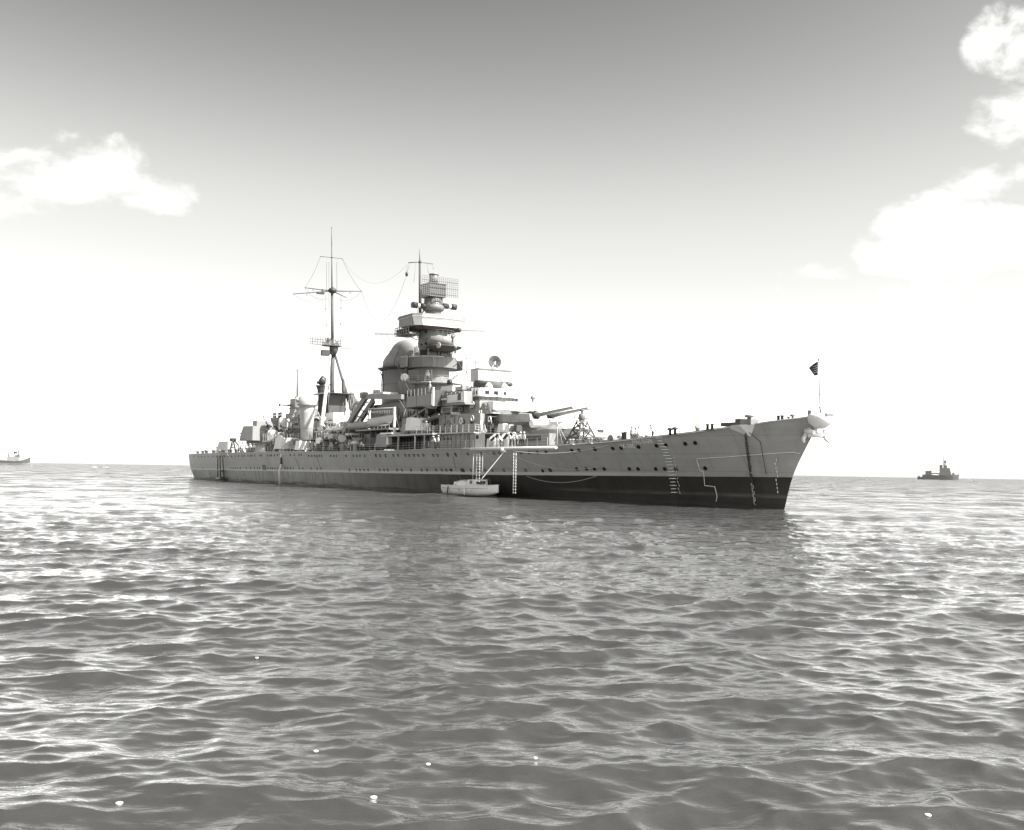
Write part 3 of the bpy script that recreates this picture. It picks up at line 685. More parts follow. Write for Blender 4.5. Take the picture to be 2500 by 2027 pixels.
# ------------------------------------------------------------------ main turrets
def turret(name, cu_, zb, zt, rear, rad_b, zbar0, zbar_, guns, roof_white=True, facing=1):
    """plan: narrow face, wide cheeks; facing=1 forward (towards -u)"""
    f = -1 if facing == 1 else 1
    W = lambda u, v: (cu_ + f * u, v)
    base = [W(5.0, 2.2), W(1.2, 4.1), (cu_ + f * -rear, 3.5), (cu_ + f * -(rear + .9), 2.4), (cu_ + f * -(rear + .9), -2.4), (cu_ + f * -rear, -3.5), W(1.2, -4.1), W(5.0, -2.2)]
    roof = [W(3.4, 1.7), W(.6, 3.1), (cu_ + f * -(rear - .1), 3.0), (cu_ + f * -(rear + .7), 2.0), (cu_ + f * -(rear + .7), -2.0), (cu_ + f * -(rear - .1), -3.0), W(.6, -3.1), W(3.4, -1.7)]
    t = MB()
    zm = zb + (zt - zb) * .60
    mid = [W(4.6, 2.15), W(1.1, 4.0), (cu_ + f * -rear, 3.5), (cu_ + f * -(rear + .9), 2.4), (cu_ + f * -(rear + .9), -2.4), (cu_ + f * -rear, -3.5), W(1.1, -4.0), W(4.6, -2.15)]
    zr = [zt - .55 if i in (0, 7) else zt for i in range(8)]
    rings = [[(a, b_, zb) for a, b_ in base], [(a, b_, zm) for a, b_ in mid], [(a, b_, zr[i]) for i, (a, b_) in enumerate(roof)]]
    t.loft(rings); o = P(name, t, GREY)
    P('barbette', MB().lathe((cu_, 0, zbar0), [(rad_b, 0), (rad_b, zbar_ - zbar0), (rad_b - .1, zbar_ - zbar0)], 32), GREY, o)
    P('turntable_skirt', MB().lathe((cu_, 0, zbar_ - .02), [(rad_b + .35, 0), (rad_b + .35, zb - zbar_ + .05)], 32), GREYD, o)
    if guns:
        for s in (-1, 1):
            g = Vector((cu_ + f * 4.4, s * 1.15, zb + (zt - zb) * .50)); d = Vector((f * math.cos(guns), 0, math.sin(guns)))
            b = MB(); b.tube([g - d * .3, g + d * 3.0, g + d * 8.6, g + d * 9.2, g + d * 9.25], .30, 12); 
            b = MB(); rr_ = [(.29, -.3), (.28, 1.2), (.24, 3.4), (.19, 8.1), (.23, 8.3), (.23, 8.6), (.12, 8.61)]
            b.lathe(g, rr_, 14, axis=d); P('gun_barrel', b, LIGHT if False else GREY, o)
            b = MB(); b.lathe(g - d * .05, [(.62, 0), (.66, .25), (.5, .55), (.34, .7)], 12, axis=d); b.box(g.x - .1 + f * .1, g.x + f * .35, g.y - .42, g.y + .42, zb + .25, g.z); P('blast_bag', b, DARK, o)
            b = MB(); b.lathe(Vector((cu_ + f * 3.6, s * 1.15, zt - .62)), [(.5, 0), (.5, .28), (.38, .34)], 12, sy=1.0); P('roof_hatch', b, DARK, o)
    return o
# B turret
zbB = q(1245, 1031, 3.8).z; ztB = q(1245, 999, 3.8).z; uB = 46.4
tB = turret('forward_gun_turret', uB, zbB, ztB + .1, 3.6, 3.4, 5.9, zbB - .25, R_(4.5))
b = MB(); ze = ztB + .15; a = Vector((uB + 2.2, 4.55, ze + .05)); b.lathe(a, [(.25, -.5), (.78, -.45), (.8, .3), (.6, .5)], 16, axis=(0, 1, 0)); P('rangefinder_end', b, GREY, tB)
b = MB(); b.lathe((uB + 2.2, -3.6, ze + .05), [(.62, 0), (.66, 3.5), (.66, 7.6)], 16, axis=(0, 1, 0)); P('rangefinder_tube', b, CANVAS, tB)
def hood(pts, vb, vt):
    lo = min(z for _, z in pts); hi = max(z for _, z in pts); k = lambda z: vb + (vt - vb) * (z - lo) / (hi - lo); h = MB(); n = len(pts)
    return h.add([(a, k(z), z) for a, z in pts] + [(a, -k(z), z) for a, z in pts], [list(range(n)), list(range(2 * n - 1, n - 1, -1))] + [(i, i + n, (i + 1) % n + n, (i + 1) % n) for i in range(n)])
b = hood([(uB + 3.9, ze - .1), (uB + 3.4, ze + 1.3), (uB - 1.0, ze + 1.0), (uB - 3.2, ze - .4)], 3.2, .9); P('canvas_roof_cover', b, CANVAS, tB)
rot = Matrix.Rotation(R_(0), 3, 'X')
# ladder and handrail on turret side
b = MB()
for z in (0.3, .6, .9, 1.2): b.tube([(uB + .6, 4.12 - z * .1, zbB + z), (uB + .2, 4.14 - z * .1, zbB + z)], .02, 4)
P('turret_ladder', b, LIGHT, tB)
b = MB(); b.box(uB - 4.0, uB - 2.5, 2.9, 3.05, zbB + 1.15, zbB + 1.27, rot=Matrix.Rotation(R_(-28), 3, 'Z')); P('sight_hood', b, DARK, tB)
# A turret (guns removed)
zbA = q(1345, 1066, 3.8).z; ztA = q(1345, 1041, 3.8).z; uA = 35.5
tA = turret('lower_gun_turret', uA, max(zbA, zdk(uA) + .45), ztA + .25, 3.6, 3.4, 5.9, max(zbA, zdk(uA) + .45) - .2, None)
b = hood([(uA + 4.2, ztA + .2), (uA + 3.8, ztA + 1.25), (uA - .5, ztA + 1.0), (uA - 3.2, ztA - .3)], 3.2, .8); P('canvas_roof_cover', b, CANVAS, tA)
b = MB(); b.lathe((uA + 2.4, -4.3, ztA + .45), [(.5, 0), (.55, 4), (.55, 8.6), (.4, 8.7)], 14, axis=(0, 1, 0)); P('rangefinder_tube', b, WHITE, tA)
for s in (-1, 1):
    b = MB(); b.box(uA - 4.75, uA - 4.45, s * 1.15 - .4, s * 1.15 + .4, ztA - 1.2, ztA - .3); P('gun_port_cover', b, DARK, tA)
b = MB(); b.lathe((uB - .5, -1.0, ze + 1.1), [(.15, 0), (.15, .35), (.35, .4), (.3, .8)], 8); P('periscope', b, STEEL, tB)

# ------------------------------------------------------------------ forward superstructure
V0 = 8.3
z1 = q(1110, 1060, V0).z; z2 = q(1110, 1012, 7.2).z
uf0 = q(1172, 1078, V0).x; uf1 = q(1172, 1035, 6.4).x
uaft = q(948, 1080, V0).x
def house(name, plan, z0, z1_, m_=GREY, parent=None):
    return P(name, MB().prism_plan(plan, z0, z1_), m_, parent)
# first tier, cut back round the forward barbette
h1 = house('lower_deckhouse', [(uf0 + 5.5, 0), (uf0 + 5.5, 5.2), (uf0 + .3, V0 - .9), (uf0 + 1.2, V0), (uf0 + 14, V0), (uf0 + 14, 6.2), (uaft, 6.2), (uaft, -6.2), (uf0 + 14, -V0), (uf0 + 1.2, -V0), (uf0 + .3, -V0 + .9), (uf0 + 5.5, -5.2)], 5.8, z1 - .02)
# the deck on top of it, carried forward to the barbette and aft over the passage
b = MB(); b.prism_plan([(uB - 3.2, 0), (uB - 3.2, 4.5), (uB + .5, 6.3), (uf0 + .8, V0 + .5), (uf0 + 8, V0 + .9), (uaft, V0 + 1.2), (uaft, -V0 - 1.2), (uf0 + .8, -V0 - .5), (uB + .5, -6.3), (uB - 3.2, -4.5)], z1, z1 + .16); d1 = P('upper_deck', b, LIGHT)
P('guard_rail', MB().rail([(uB + .6, 6.1, z1 + .16), (uf0 + .8, V0 + .35, z1 + .16), (uf0 + 8, V0 + .75, z1 + .16), (uf0 + 14, V0 + .85, z1 + .16)], 1.0, 1.5, 0.026), LIGHT)
# low house forward, under and beside the barbette
house('barbette_house', [(uB - 5.4, 3.4), (uB - 5.4, -3.4), (uB + 3, -5.2), (uB + 3, 5.2), (uB - 2, 5.0)], 5.8, z1 - .04)
hh = q(1310, 1057, 4.2)
bh, ex = side_box('low_deck_house', GREY, 1281, 1341, 1059, 1086, 4.6, 9.2, zb=5.9)
b = MB()
for i in range(5):
    a0 = ex[0] + 1.8 + i * 1.15; b.box(a0, a0 + 1.05, 4.58, 4.63, ex[3] - .95, ex[3] - .25)
P('window_row', b, DARK, bh)
P('guard_rail', MB().rail([(uB + .6, 6.1, z1 + .16), (uB - 3.0, 4.4, z1 + .16)], .9, 1.2, 0.024), LIGHT)
# second tier
h2 = house('middle_deckhouse', [(uf1 + 1.5, 0), (uf1 + 1.5, 3.5), (uf1, 6.4), (uf1 + 3, 7.2), (uf1 + 22, 7.2), (uf1 + 22, -7.2), (uf1 + 3, -7.2), (uf1, -6.4), (uf1 + 1.5, -3.5)], z1 + .16, z2)
for (px, py, v, par) in ((1094.6, 1031, 7.2, h2), (1132, 1030, 7.2, h2), (1151, 1030, 6.9, h2), (1144, 1067, 8.3, h1), (1165, 1067, 8.3, h1)):
    p = q(px, py, v); P('porthole', MB().lathe((p.x, v - .02, p.z), [(.30, -.05), (.30, .05), (.24, .06), (.22, .0)], 12, axis=(0, 1, 0)), BLACK, par)
p0 = q(1053, 1043, 7.2); p1_ = q(1071, 1043, 7.2); P('doorway', MB().box(p1_.x, p0.x, 7.15, 7.23, z1 + .2, z1 + 2.4), BLACK, h2)
for i in range(11):
    x = uf0 + 1.5 + i * 1.22; P('bulkhead_stiffener', MB().box(x, x + .07, V0, V0 + .05, 5.95, z1 - .05), GREYD, h1)
for px in (1075, 1085, 1094, 1101):
    p = q(px, 1070, V0); P('vent_opening', MB().lathe((p.x, V0, z1 - .62), [(.16, 0), (.16, .05)], 8, axis=(0, 1, 0)), BLACK, h1)
for i in range(16):
    x = uf1 + 2 + i * 1.2 + random.uniform(-.2, .2)
    if i % 3 == 1: P('junction_box', MB().box(x, x + random.uniform(.2, .5), 7.2, 7.36, z1 + random.uniform(.6, 1.2), z1 + random.uniform(1.4, 1.9)), random.choice((GREYD, LIGHT)), h2)
    elif i % 3 == 2: P('bulkhead_pipe', MB().tube([(x, 7.28, z1 + .2), (x, 7.28, z2 - .1)], .04, 5), GREYD, h2)
# vents and winches in front of the house, behind the sailors
for (px, v, s) in ((1213, 8.0, 1.0), (1236, 7.4, 1.0), (1246, 6.6, 1.1), (1258, 6.0, 1.0), (1205, 8.8, .8)):
    p = at_deck(px, 1090, v); b = MB(); b.tube([p, p + Vector((0, 0, .9 * s)), p + Vector((-.12, .12, 1.25 * s)), p + Vector((-.35, .4, 1.45 * s))], .3 * s, 12, r1=.5 * s); P('cowl_ventilator', b, LIGHT)
    b = MB(); b.lathe(p + Vector((-.36, .41, 1.46 * s)), [(.44 * s, 0), (.43 * s, .02)], 12, axis=(-.25, .6, .45)); P('cowl_mouth', b, BLACK)
p = at_deck(1200, 1092, 8.4); P('canvas_covered_locker', MB().box(p.x - 1.4, p.x + 1.5, 7.2, 8.3, p.z, p.z + 1.25, tp=.08), CANVAS)
# gear on the upper deck abreast of B turret
for (px, m_, s) in ((1222, CANVAS, 1.1), (1238, CANVAS, .9), (1250, STEEL, .8), (1212, STEEL, .7), (1257, DARK, .8)):
    p = q(px, 1056, 5.8); b = MB(); b.box(p.x - .7 * s, p.x + .7 * s, 5.0, 5.9, z1 + .16, z1 + .16 + 1.0 * s, tp=.25); P('covered_gear', b, m_)
b = MB(); b.lathe((uf1 + .1, 3.0, z1 + .16), [(1.25, 0), (1.3, 1.4), (1.35, 1.45), (1.35, 1.6)], 18); P('ready_use_tub', b, BROWN)
b = MB(); x = q(1178, 1040, 6.2).x
b.tube([(x, 6.4, z1 + .16), (x, 6.4, z1 + 1.75)], .11, 8); P('vent_pipe', b, WHITE)
b = MB(); b.tube([(x - .3, 6.5, z1 + 1.2), (x - 1.3, 6.8, z1 + .16)], .05, 5); b.tube([(x - .7, 6.3, z1 + 1.2), (x - 1.7, 6.6, z1 + .16)], .05, 5)
for i in range(5): b.tube([(x - .3 - .2 * i - .1, 6.5, z1 + 1.05 - .18 * i), (x - .7 - .2 * i - .1, 6.35, z1 + 1.05 - .18 * i)], .03, 4)
P('inclined_ladder', b, LIGHT)
# third tier: slanted block below the director, forward edge near x=1172
V3 = 5.2
z3 = q(1165, 980, V3).z; z25 = q(1165, 1006, V3).z
u3f = q(1172, 1000, V3).x; u3a = q(1085, 1000, V3).x
P('conning_block', MB().prism_side([(u3f, z2), (u3a + 6, z2), (u3a, z2 + 1.2), (u3a, z3), (u3f + .2, z3)], -3.0, V3), GREY)
P('sloping_screen', MB().prism_side([(u3a + 6.2, z2), (u3a + 7.5, z2 + .05), (u3a + .2, z2 + 1.9), (u3a - 1.0, z2 + 1.9)], 5.25, 7.1), GREY)
p = q(1137, 991, V3); P('porthole', MB().lathe((p.x, V3, p.z), [(.26, 0), (.26, .06)], 12, axis=(0, 1, 0)), BLACK)
# white screen and ladder stair at the forward edge
a0, a1 = q(1170, 990, 4.6), q(1205, 990, 4.6)
P('white_screen', MB().box(a1.x - .2, a0.x - .1, 3.6, 4.7, q(1187, 1001, 4.6).z, q(1187, 982, 4.6).z), WHITE)
ld = MB(); pa, pb_ = q(1172, 1002, 6.3), q(1172, 1030, 6.3)
for s in (0, .55): ld.tube([(pa.x - s, 6.4, pa.z), (pa.x - s, 6.4, z1 + .2)], .05, 5)
for i in range(10): ld.tube([(pa.x, 6.4, z1 + .4 + i * .3), (pa.x - .55, 6.4, z1 + .4 + i * .3)], .035, 4)
P('vertical_ladder', ld, WHITE)
b = MB(); zz = q(1195, 1010, 4.4).z
b.box(a1.x - .4, a0.x - .4, 2.5, 5.0, zz - .06, zz + .06); b.box(a1.x + .2, a0.x - .8, 2.8, 4.9, zz - .5, zz - .38); P('platform_shelf', b, LIGHT)
b = MB(); 
for i in range(5): b.tube([(a1.x + i * .55, 4.95, zz), (a1.x + .35 + i * .55, 4.95, zz + .75)], .04, 4); b.tube([(a1.x + .55 + i * .55, 4.95, zz), (a1.x + .25 + i * .55, 4.95, zz + .75)], .04, 4)
P('lattice_support', b, LIGHT)
# slatted bridge front and open bridge above
zsl0 = q(1180, 983, 5.0).z; zsl1 = q(1180, 965, 5.0).z
us_a, us_f = q(1149, 970, 4.6).x, q(1205, 970, 4.6).x
us_a, us_f = q(1149, 970, 4.4).x, q(1168, 970, 4.4).x
vP = lambda x, u: qu(x, 955, u).y
v1_ = vP(1266, us_f)
plan = [(us_f - .5, (4.2 + v1_) / 2), (us_f - .35, 2.2), (us_f, 4.3), (us_a, 4.5), (us_a, v1_ - .2), (us_f, v1_), (us_f - .35, v1_ + 2)]
br_ = house('bridge_house', plan, zsl0, zsl1)
for i in range(len(plan) - 1):
    a, c = Vector(plan[i]), Vector(plan[(i + 1) % len(plan)])
    if a[1] < -3 and c[1] < -3 and i > 3: pass
    if abs(a[0] - us_a) < .01 and abs(c[0] - us_a) < .01: continue
    k = max(1, int((c - a).length / .62))
    for j in range(k):
        m0 = a.lerp(c, (j + .5) / k); n = Vector(((c - a).y, -(c - a).x)).normalized()
        if n.dot(m0 - Vector((us_a - 1, 0))) < 0: n = -n
        mm = m0 + n * .05; P('bulwark_slat', MB().box(mm.x - .06, mm.x + .06, mm.y - .06, mm.y + .06, zsl0 + .05, zsl1 - .05), GREYD, br_)
plan2 = [(us_f - .9, (4.2 + v1_) / 2), (us_f - .8, 2.4), (us_f - .3, 4.6), (us_a, 4.8), (us_a, v1_ - .4), (us_f - .3, v1_ - .3), (us_f - .8, v1_ + 2)]
bd = house('bridge_deck_slab', plan2, zsl1, zsl1 + .3, WHITE)
zw1 = q(1180, 944, 4.6).z
v2_ = vP(1250, us_f)
plan3 = [(us_f - .3, (4.0 + v2_) / 2), (us_f - .2, 2.0), (us_f + .3, 4.0), (us_a, 4.2), (us_a, v2_), (us_f + .3, v2_ + .2), (us_f - .2, v2_ + 2)]
wh = house('wheelhouse', plan3, zsl1 + .3, zw1, WHITE)
for i in range(len(plan3) - 1):
    a, c = Vector(plan3[i]), Vector(plan3[i + 1])
    if abs(a[0] - us_a) < .01 and abs(c[0] - us_a) < .01: continue
    L_ = (c - a).length; k = max(1, int(L_ / 1.15))
    for j in range(k):
        m0 = a.lerp(c, (j + .5) / k); d = (c - a).normalized(); n = Vector((d.y, -d.x))
        if n.dot(m0 - Vector((us_a - 1, 0))) < 0: n = -n
        mm = m0 + n * .01; an_ = math.atan2(d.y, d.x)
        P('window', MB().box(mm.x - .30, mm.x + .30, mm.y - .03, mm.y + .03, zw1 - 1.0, zw1 - .38, rot=Matrix.Rotation(an_, 3, 'Z')), BLACK, wh)
for i in range(2):
    px = (1193, 1232)[i]; p = qu(px, 942, us_f - 1.5); P('canvas_hood', MB().lathe((p.x, p.y, zw1 - .1), [(.6, 0), (.45, .4), (.1, .75)], 8), CANVAS)
# director with flat roof and dish above it
uD = q(1167, 915, 3.2)
ub_a, ub_f = q(1149, 916, 3.4).x, q(1167.5, 916, 3.4).x
zd0, zd1 = q(1158, 931, 3.4).z, q(1158, 902.5, 3.4).z
vR = qu(1247, 918, ub_f).y
dr_ = P('director_box', MB().box(ub_f, ub_a, vR, 3.4, zd0, zd1), LIGHT)
P('roof_edge', MB().box(ub_f - .12, ub_a, vR - .25, 3.42, zd1, zd1 + .12), STEEL, dr_)
b = MB(); pm_ = qu(1205, 930, ub_f - .03); b.tube([(ub_f - .03, 1.2, zd1 - .1), (ub_f - .03, -.6, zd0)], .03, 4); b.tube([(ub_f - .03, -2.4, zd1 - .1), (ub_f - .03, -.6, zd0)], .03, 4); P('canvas_lacing', b, LIGHT, dr_)
P('director_pedestal', MB().lathe(((ub_f + ub_a) / 2 , (vR + 3.4) / 2, zw1), [(2.0, 0), (2.0, zd0 - zw1)], 24), SOOT, dr_)
P('director_support', MB().box(ub_f + .2, ub_a + .3, vR + .6, 2.8, zw1 - .05, zd0 - .02), BROWN, dr_)
b = MB(); p = qu(1240, 938, ub_f + .1); b.lathe(p - Vector((0, 0, .25)), [(.3, -.1), (.55, .1), (.5, .4), (.2, .55)], 10, sy=1.4); p = qu(1178, 934, ub_f + .1); b.lathe(p, [(.3, -.2), (.8, 0), (.7, .25), (.2, .3)], 10, sy=1.6); P('searchlight_hood', b, DARK, dr_)
dc = qu(1208, 884, ub_f + .8); rd = 1.05 * (q(1222, 884, dc.y) - q(1208, 884, dc.y)).length * .5
rd = 0.88
b = MB(); ax = (Vector((0.55, 0.45, 0.05)) ).normalized() * 1  # faces forward and to starboard
axd = (CAML - dc).normalized(); axd = (axd + Vector((-.25, -.1, .12))).normalized()
for rr_, h_ in [(rd * k_ / 9, -.26 * (1 - (k_ / 9) ** 2)) for k_ in range(2, 10)]:
    ring = []; x_ = axd.orthogonal().normalized(); y_ = axd.cross(x_)
    for k in range(25): t = 2 * math.pi * k / 24; ring.append(dc + axd * h_ + (x_ * math.cos(t) + y_ * math.sin(t)) * rr_)
    b.tube(ring, .045, 4)
for k in range(28):
    t = 2 * math.pi * k / 28; e = x_ * math.cos(t) + y_ * math.sin(t); b.tube([dc + axd * -.26 + e * .1, dc + axd * -.16 + e * rd * .62, dc + e * rd], .03, 4)
dsh = P('radar_dish', b, SOOT, None)
b = MB(); base = Vector((dc.x, dc.y, zd1 + .12))
for s in (-1, 1): b.tube([base + Vector((0, .5 * s, 0)), dc - axd * .35 + Vector((0, .15 * s, -.2))], .09, 6)
b.tube([dc - axd * .3, dc - axd * .3 + Vector((0, 0, -.5))], .22, 8); b.tube([dc - axd * .26, dc + axd * .3], .05, 5); b.sphere(dc + axd * .3, .12, 8); b.lathe(base, [(.55, 0), (.5, .15), (.2, .35)], 12); P('dish_mount', b, LIGHT, dsh)
# two light masts by the director
p = q(1139.6, 942, 4.5); b = MB(); tpt = q(1139.6, 906, 4.5); b.tube([tpt + Vector((0, 0, -.1)), q(1139.3, 875, 4.5), q(1139, 863, 4.5)], .05, 5, r1=.02)
b.tube([tpt, Vector((tpt.x + 1.2, 5.0, z3 + 1.5))], .045, 4); b.tube([tpt, Vector((tpt.x - .2, 3.5, z3 + 1.5))], .045, 4); b.tube([tpt, Vector((tpt.x - .9, 4.7, z3 + 1.5))], .045, 4); b.sphere(q(1139.2, 875, 4.5), .1, 6); P('tripod_mast', b, STEEL)
p = q(1162, 902, 3.0); b = MB(); tp_ = q(1162, 878, 3.0); b.tube([p, tp_], .06, 5)
for i in range(5):
    z = tp_.z - .1 - i * .16; b.tube([(tp_.x, tp_.y + .75 - .08 * i, z), (tp_.x, tp_.y - .75 + .08 * i, z + .03)], .02, 4)
for s in (-.5, 0, .5): b.tube([(tp_.x - .3, tp_.y + s, tp_.z - .2), (tp_.x + .3, tp_.y + s, tp_.z - .5)], .02, 4)
P('aerial_cluster', b, STEEL)

# ------------------------------------------------------------------ bridge wing, AA platform, boat gear amidships
bw, ex = side_box('bridge_wing', GREY, 993, 1053, 965, 992, 8.6, .14)
P('wing_floor', MB().box(ex[0], ex[1] + 1, -8.4, 8.45, ex[2] - .1, ex[2] + .02), SOOT, bw)
P('wing_end_door', MB().box(ex[0] + .5, ex[0] + .7, 5.0, 8.44, ex[2], ex[3] + .6), SOOT, bw)
P('wing_post', MB().box(ex[0] - .1, ex[0] + .06, 8.2, 8.4, ex[2] - .1, ex[3] + .9), WHITE, bw)
zW = ex[2]
P('wing_plating_seam', MB().box(ex[0] + 4.6, ex[0] + 4.66, 8.6, 8.63, ex[2], ex[3]), DARK, bw)
P('wing_bracket', MB().prism_side([(ex[0], ex[2]), (ex[0] + 3.5, ex[2]), (ex[0] + .3, ex[2] - .5)], 7.6, 8.5), GREYD, bw)
P('guard_rail', MB().rail([(ex[0] - .2, 8.5, ex[3]), (ex[1], 8.5, ex[3])], .95, 1.1, .022), LIGHT, bw)
cw, ex2 = side_box('chart_house', GREYD, 1000, 1172, 985, 1013, 5.0, 10.0)
rk, ex3 = side_box('life_raft_rack', GREY, 1073, 1134, 958, 986, 6.6, 1.2)
P('wing_platform', MB().box(ex3[0] - .5, ex3[1] + 9, -6.8, 6.8, ex3[2] - .25, ex3[2]), GREY)
b = MB()
for i in range(7): x = ex3[0] + (ex3[1] - ex3[0]) * i / 6; b.tube([(x, 6.7, ex3[2]), (x, 6.7, ex3[3])], .035, 4)
for j in range(4): z = ex3[2] + (ex3[3] - ex3[2]) * j / 3; b.tube([(ex3[0], 6.7, z), (ex3[1], 6.7, z)], .03, 4)
P('rack_bars', b, LIGHT, rk)
for (xa, xf, yt, yb, m_) in ((1092, 1116, 964, 979, WHITE), (1125, 1134, 957, 982, WHITE), (1075, 1089, 973, 977, WHITE), (1091, 1128, 979, 982.5, WHITE), (1118, 1123, 961, 978, DARK)):
    side_box('stowed_raft' if xf - xa > 12 else 'rack_panel', m_, xa, xf, yt, yb, 6.82, .2, rk)
ch, e4 = side_box('canvas_awning', CANVAS, 1072, 1105, 942, 957, 6.0, 3.0, tp=.15)
side_box('lookout_shelter', GREY, 1105, 1129, 944, 953, 5.4, 4.5)
side_box('chart_table_house', GREYD, 1060, 1150, 953, 986, 4.6, 5.2)
hw, e5 = side_box('flag_locker', GREY, 1079, 1102, 993, 1009, 6.0, 1.5)
side_box('flag_locker_roof', WHITE, 1077, 1104, 990.5, 996.5, 6.1, 1.8); side_box('locker_step', WHITE, 1099, 1112, 1007, 1013, 6.5, .8)
side_box('locker_jamb', WHITE, 1077, 1079.5, 996, 1008, 6.1, .2); side_box('locker_jamb', WHITE, 1099, 1101.5, 996, 1010, 6.1, .2)
b = MB()
for i in range(26):
    x = ex[0] + i * .72; b.tube([(x, 5.05, z2 + .05), (x + random.uniform(-.2, .2), 5.05, zW - .1)], random.uniform(.04, .12), 5)
P('pipe_run', b, SOOT, None)
# AA gun platform deck and pillars
ap, e6 = side_box('gun_platform', LIGHT, 950, 1056, 1059.5, 1063.5, 9.9, 19.8)
zP = e6[3]
for i, px in enumerate((1013, 972, 1036)):
    p = q(px, 1080, 9.7); P('platform_pillar', MB().box(p.x - .08, p.x + .08, 9.6, 9.76, 5.9, e6[2]), WHITE if i == 0 else LIGHT, ap)
pr = q(995, 1080, 6.3); 
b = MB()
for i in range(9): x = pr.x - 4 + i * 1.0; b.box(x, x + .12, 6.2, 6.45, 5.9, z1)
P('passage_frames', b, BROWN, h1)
P('passage_shade_sheet', MB().box(uf0 + 14, uaft + .3, 5.9, 6.22, 5.85, z1 - .1), BROWN, h1)  # dark sheet on the house wall, passage shade put into its colour
# twin AA mount
def aa_mount(cx, cv, z, face, elev, name='twin_anti_aircraft_mount', m_=LIGHT, s=1.0):
    o = P(name, MB().lathe((cx, cv, z), [(1.1 * s, 0), (1.0 * s, .5 * s), (.9 * s, .55 * s)], 18), GREY)
    rm = Matrix.Rotation(face, 3, 'Z'); C = Vector((cx, cv, z))
    def T(pts): return [C + rm @ (Vector(p) * s) for p in pts]
    b = MB()   # shield: -x is forward
    base = [(-1.5, 1.0, .5), (.3, 2.0, .5), (2.0, 1.7, .5), (2.0, -1.7, .5), (.3, -2.0, .5), (-1.5, -1.0, .5)]
    top = [(-.9, .9, 2.25), (.3, 1.7, 2.35), (1.9, 1.5, 2.35), (1.9, -1.5, 2.35), (.3, -1.7, 2.35), (-.9, -.9, 2.25)]
    b.loft([T(base), T(top)]); P('gun_shield', b, m_, o)
    for s2 in (-.33, .33):
        d = rm @ Vector((-math.cos(elev), 0, math.sin(elev))); g = C + rm @ (Vector((-.9, s2, 1.75)) * s)
        P('gun_barrel', MB().lathe(g - d * .2, [(.2 * s, 0), (.19 * s, 1.6 * s), (.11 * s, 1.7 * s), (.085 * s, 4.9 * s), (.11 * s, 5.0 * s), (.11 * s, 5.15 * s)], 8, axis=d), STEEL, o)
    b = MB()
    for k in (-.8, .8): b.box(*sum(([a, a2] for a, a2 in zip((C + rm @ (Vector((-1.35, k - .25, .8)) * s)), (C + rm @ (Vector((-1.25, k + .25, 1.8)) * s)))), [])) if False else None
    return o
gp = q(1027, 1046, 8.2); aa_mount(gp.x, 8.0, zP, R_(0), R_(10), m_=WHITE)
gp2 = q(760, 1085, 7.8); aa_mount(gp2.x + 5, 7.4, deckz(gp2.x), R_(180), R_(12), m_=WHITE, s=.9)
gp3 = q(688, 1084, 8); aa_mount(gp3.x, 7.4, deckz(gp3.x) + .1, R_(180), R_(2), m_=WHITE, s=1.15)
P('guard_rail', MB().rail([(e6[0] + .3, 9.7, zP), (e6[1] - .3, 9.7, zP)], 1.0, 1.6, .02), LIGHT, ap)
# armoured tub below the davits, lockers beside
side_box('ventilation_trunk', GREY, 915, 944, 1060, 1092, 8.4, 3, tp=.12)
side_box('trunk_edge_plate', WHITE, 943, 948, 1064, 1086, 8.6, .6)
side_box('boat_deck_edge', WHITE, 927, 955, 1056.5, 1060.5, 9.2, 3)
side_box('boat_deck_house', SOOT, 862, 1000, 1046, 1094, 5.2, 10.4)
side_box('engine_casing', GREYD, 905, 1000, 985, 1050, 4.3, 8.6)
bdk_, e7 = side_box('boat_deck', GREY, 868, 950, 1047, 1051, 8.2, 16.4)
b = MB()
for i in range(8):
    x = e7[0] + 1 + i * 2.1; b.tube([(x, 8.0, 5.9), (x, 8.0, e7[2])], .06, 5)
P('boat_deck_stanchion_row', b, GREYD, bdk_)
# windows under boat deck
for px in (926, 933, 940, 947):
    p = q(px, 1053, 5.2); P('window', MB().box(p.x - .25, p.x + .25, 5.2, 5.24, p.z - .25, p.z + .25), BLACK)
# davits
dv0 = q(962, 1062, 9.0); zt = q(962, 994, 9.0).z; dvx = dv0.x
dz = MB(); dz.box(dvx - .14, dvx + .14, 8.86, 9.14, zP, zt); P('boat_davit', dz, WHITE)
dx2 = q(899, 1030, 9.0).x
dz = MB(); dz.tube([(dvx, 9.0, zt - .15), (dx2, 9.0, q(899, 999, 9.0).z)], .12, 6); dz.tube([(dx2, 9.0, q(899, 999, 9.0).z), (dx2, 9.0, e7[3])], .09, 6); dz.tube([(dvx - .1, 9.0, zt - 1.2), (dvx - 2.6, 9.0, zP + .2)], .05, 5); P('davit_span', dz, LIGHT)
b = MB(); zy = zt - .3
for i in range(15):
    x = dvx + (dx2 - dvx) * (.05 + .9 * i / 14); dpt = random.uniform(.6, 1.5); b.tube([(x, 9.0, zy), (x + .15, 9.02, zy - dpt * .6), (x - .1, 9.0, zy - dpt)], .035, 4)
    b.tube([(x, 9.0, zy), (x + .5, 9.0, zy - .9), (x + 1.0, 9.0, zy)], .025, 4)
P('boat_falls', b, STEEL)
P('boat_fall_block', MB().tube([(dvx + 1.2, 9.0, zt - .2), (dvx + .7, 9.0, zt - 2.0)], .05, 5), BROWN)

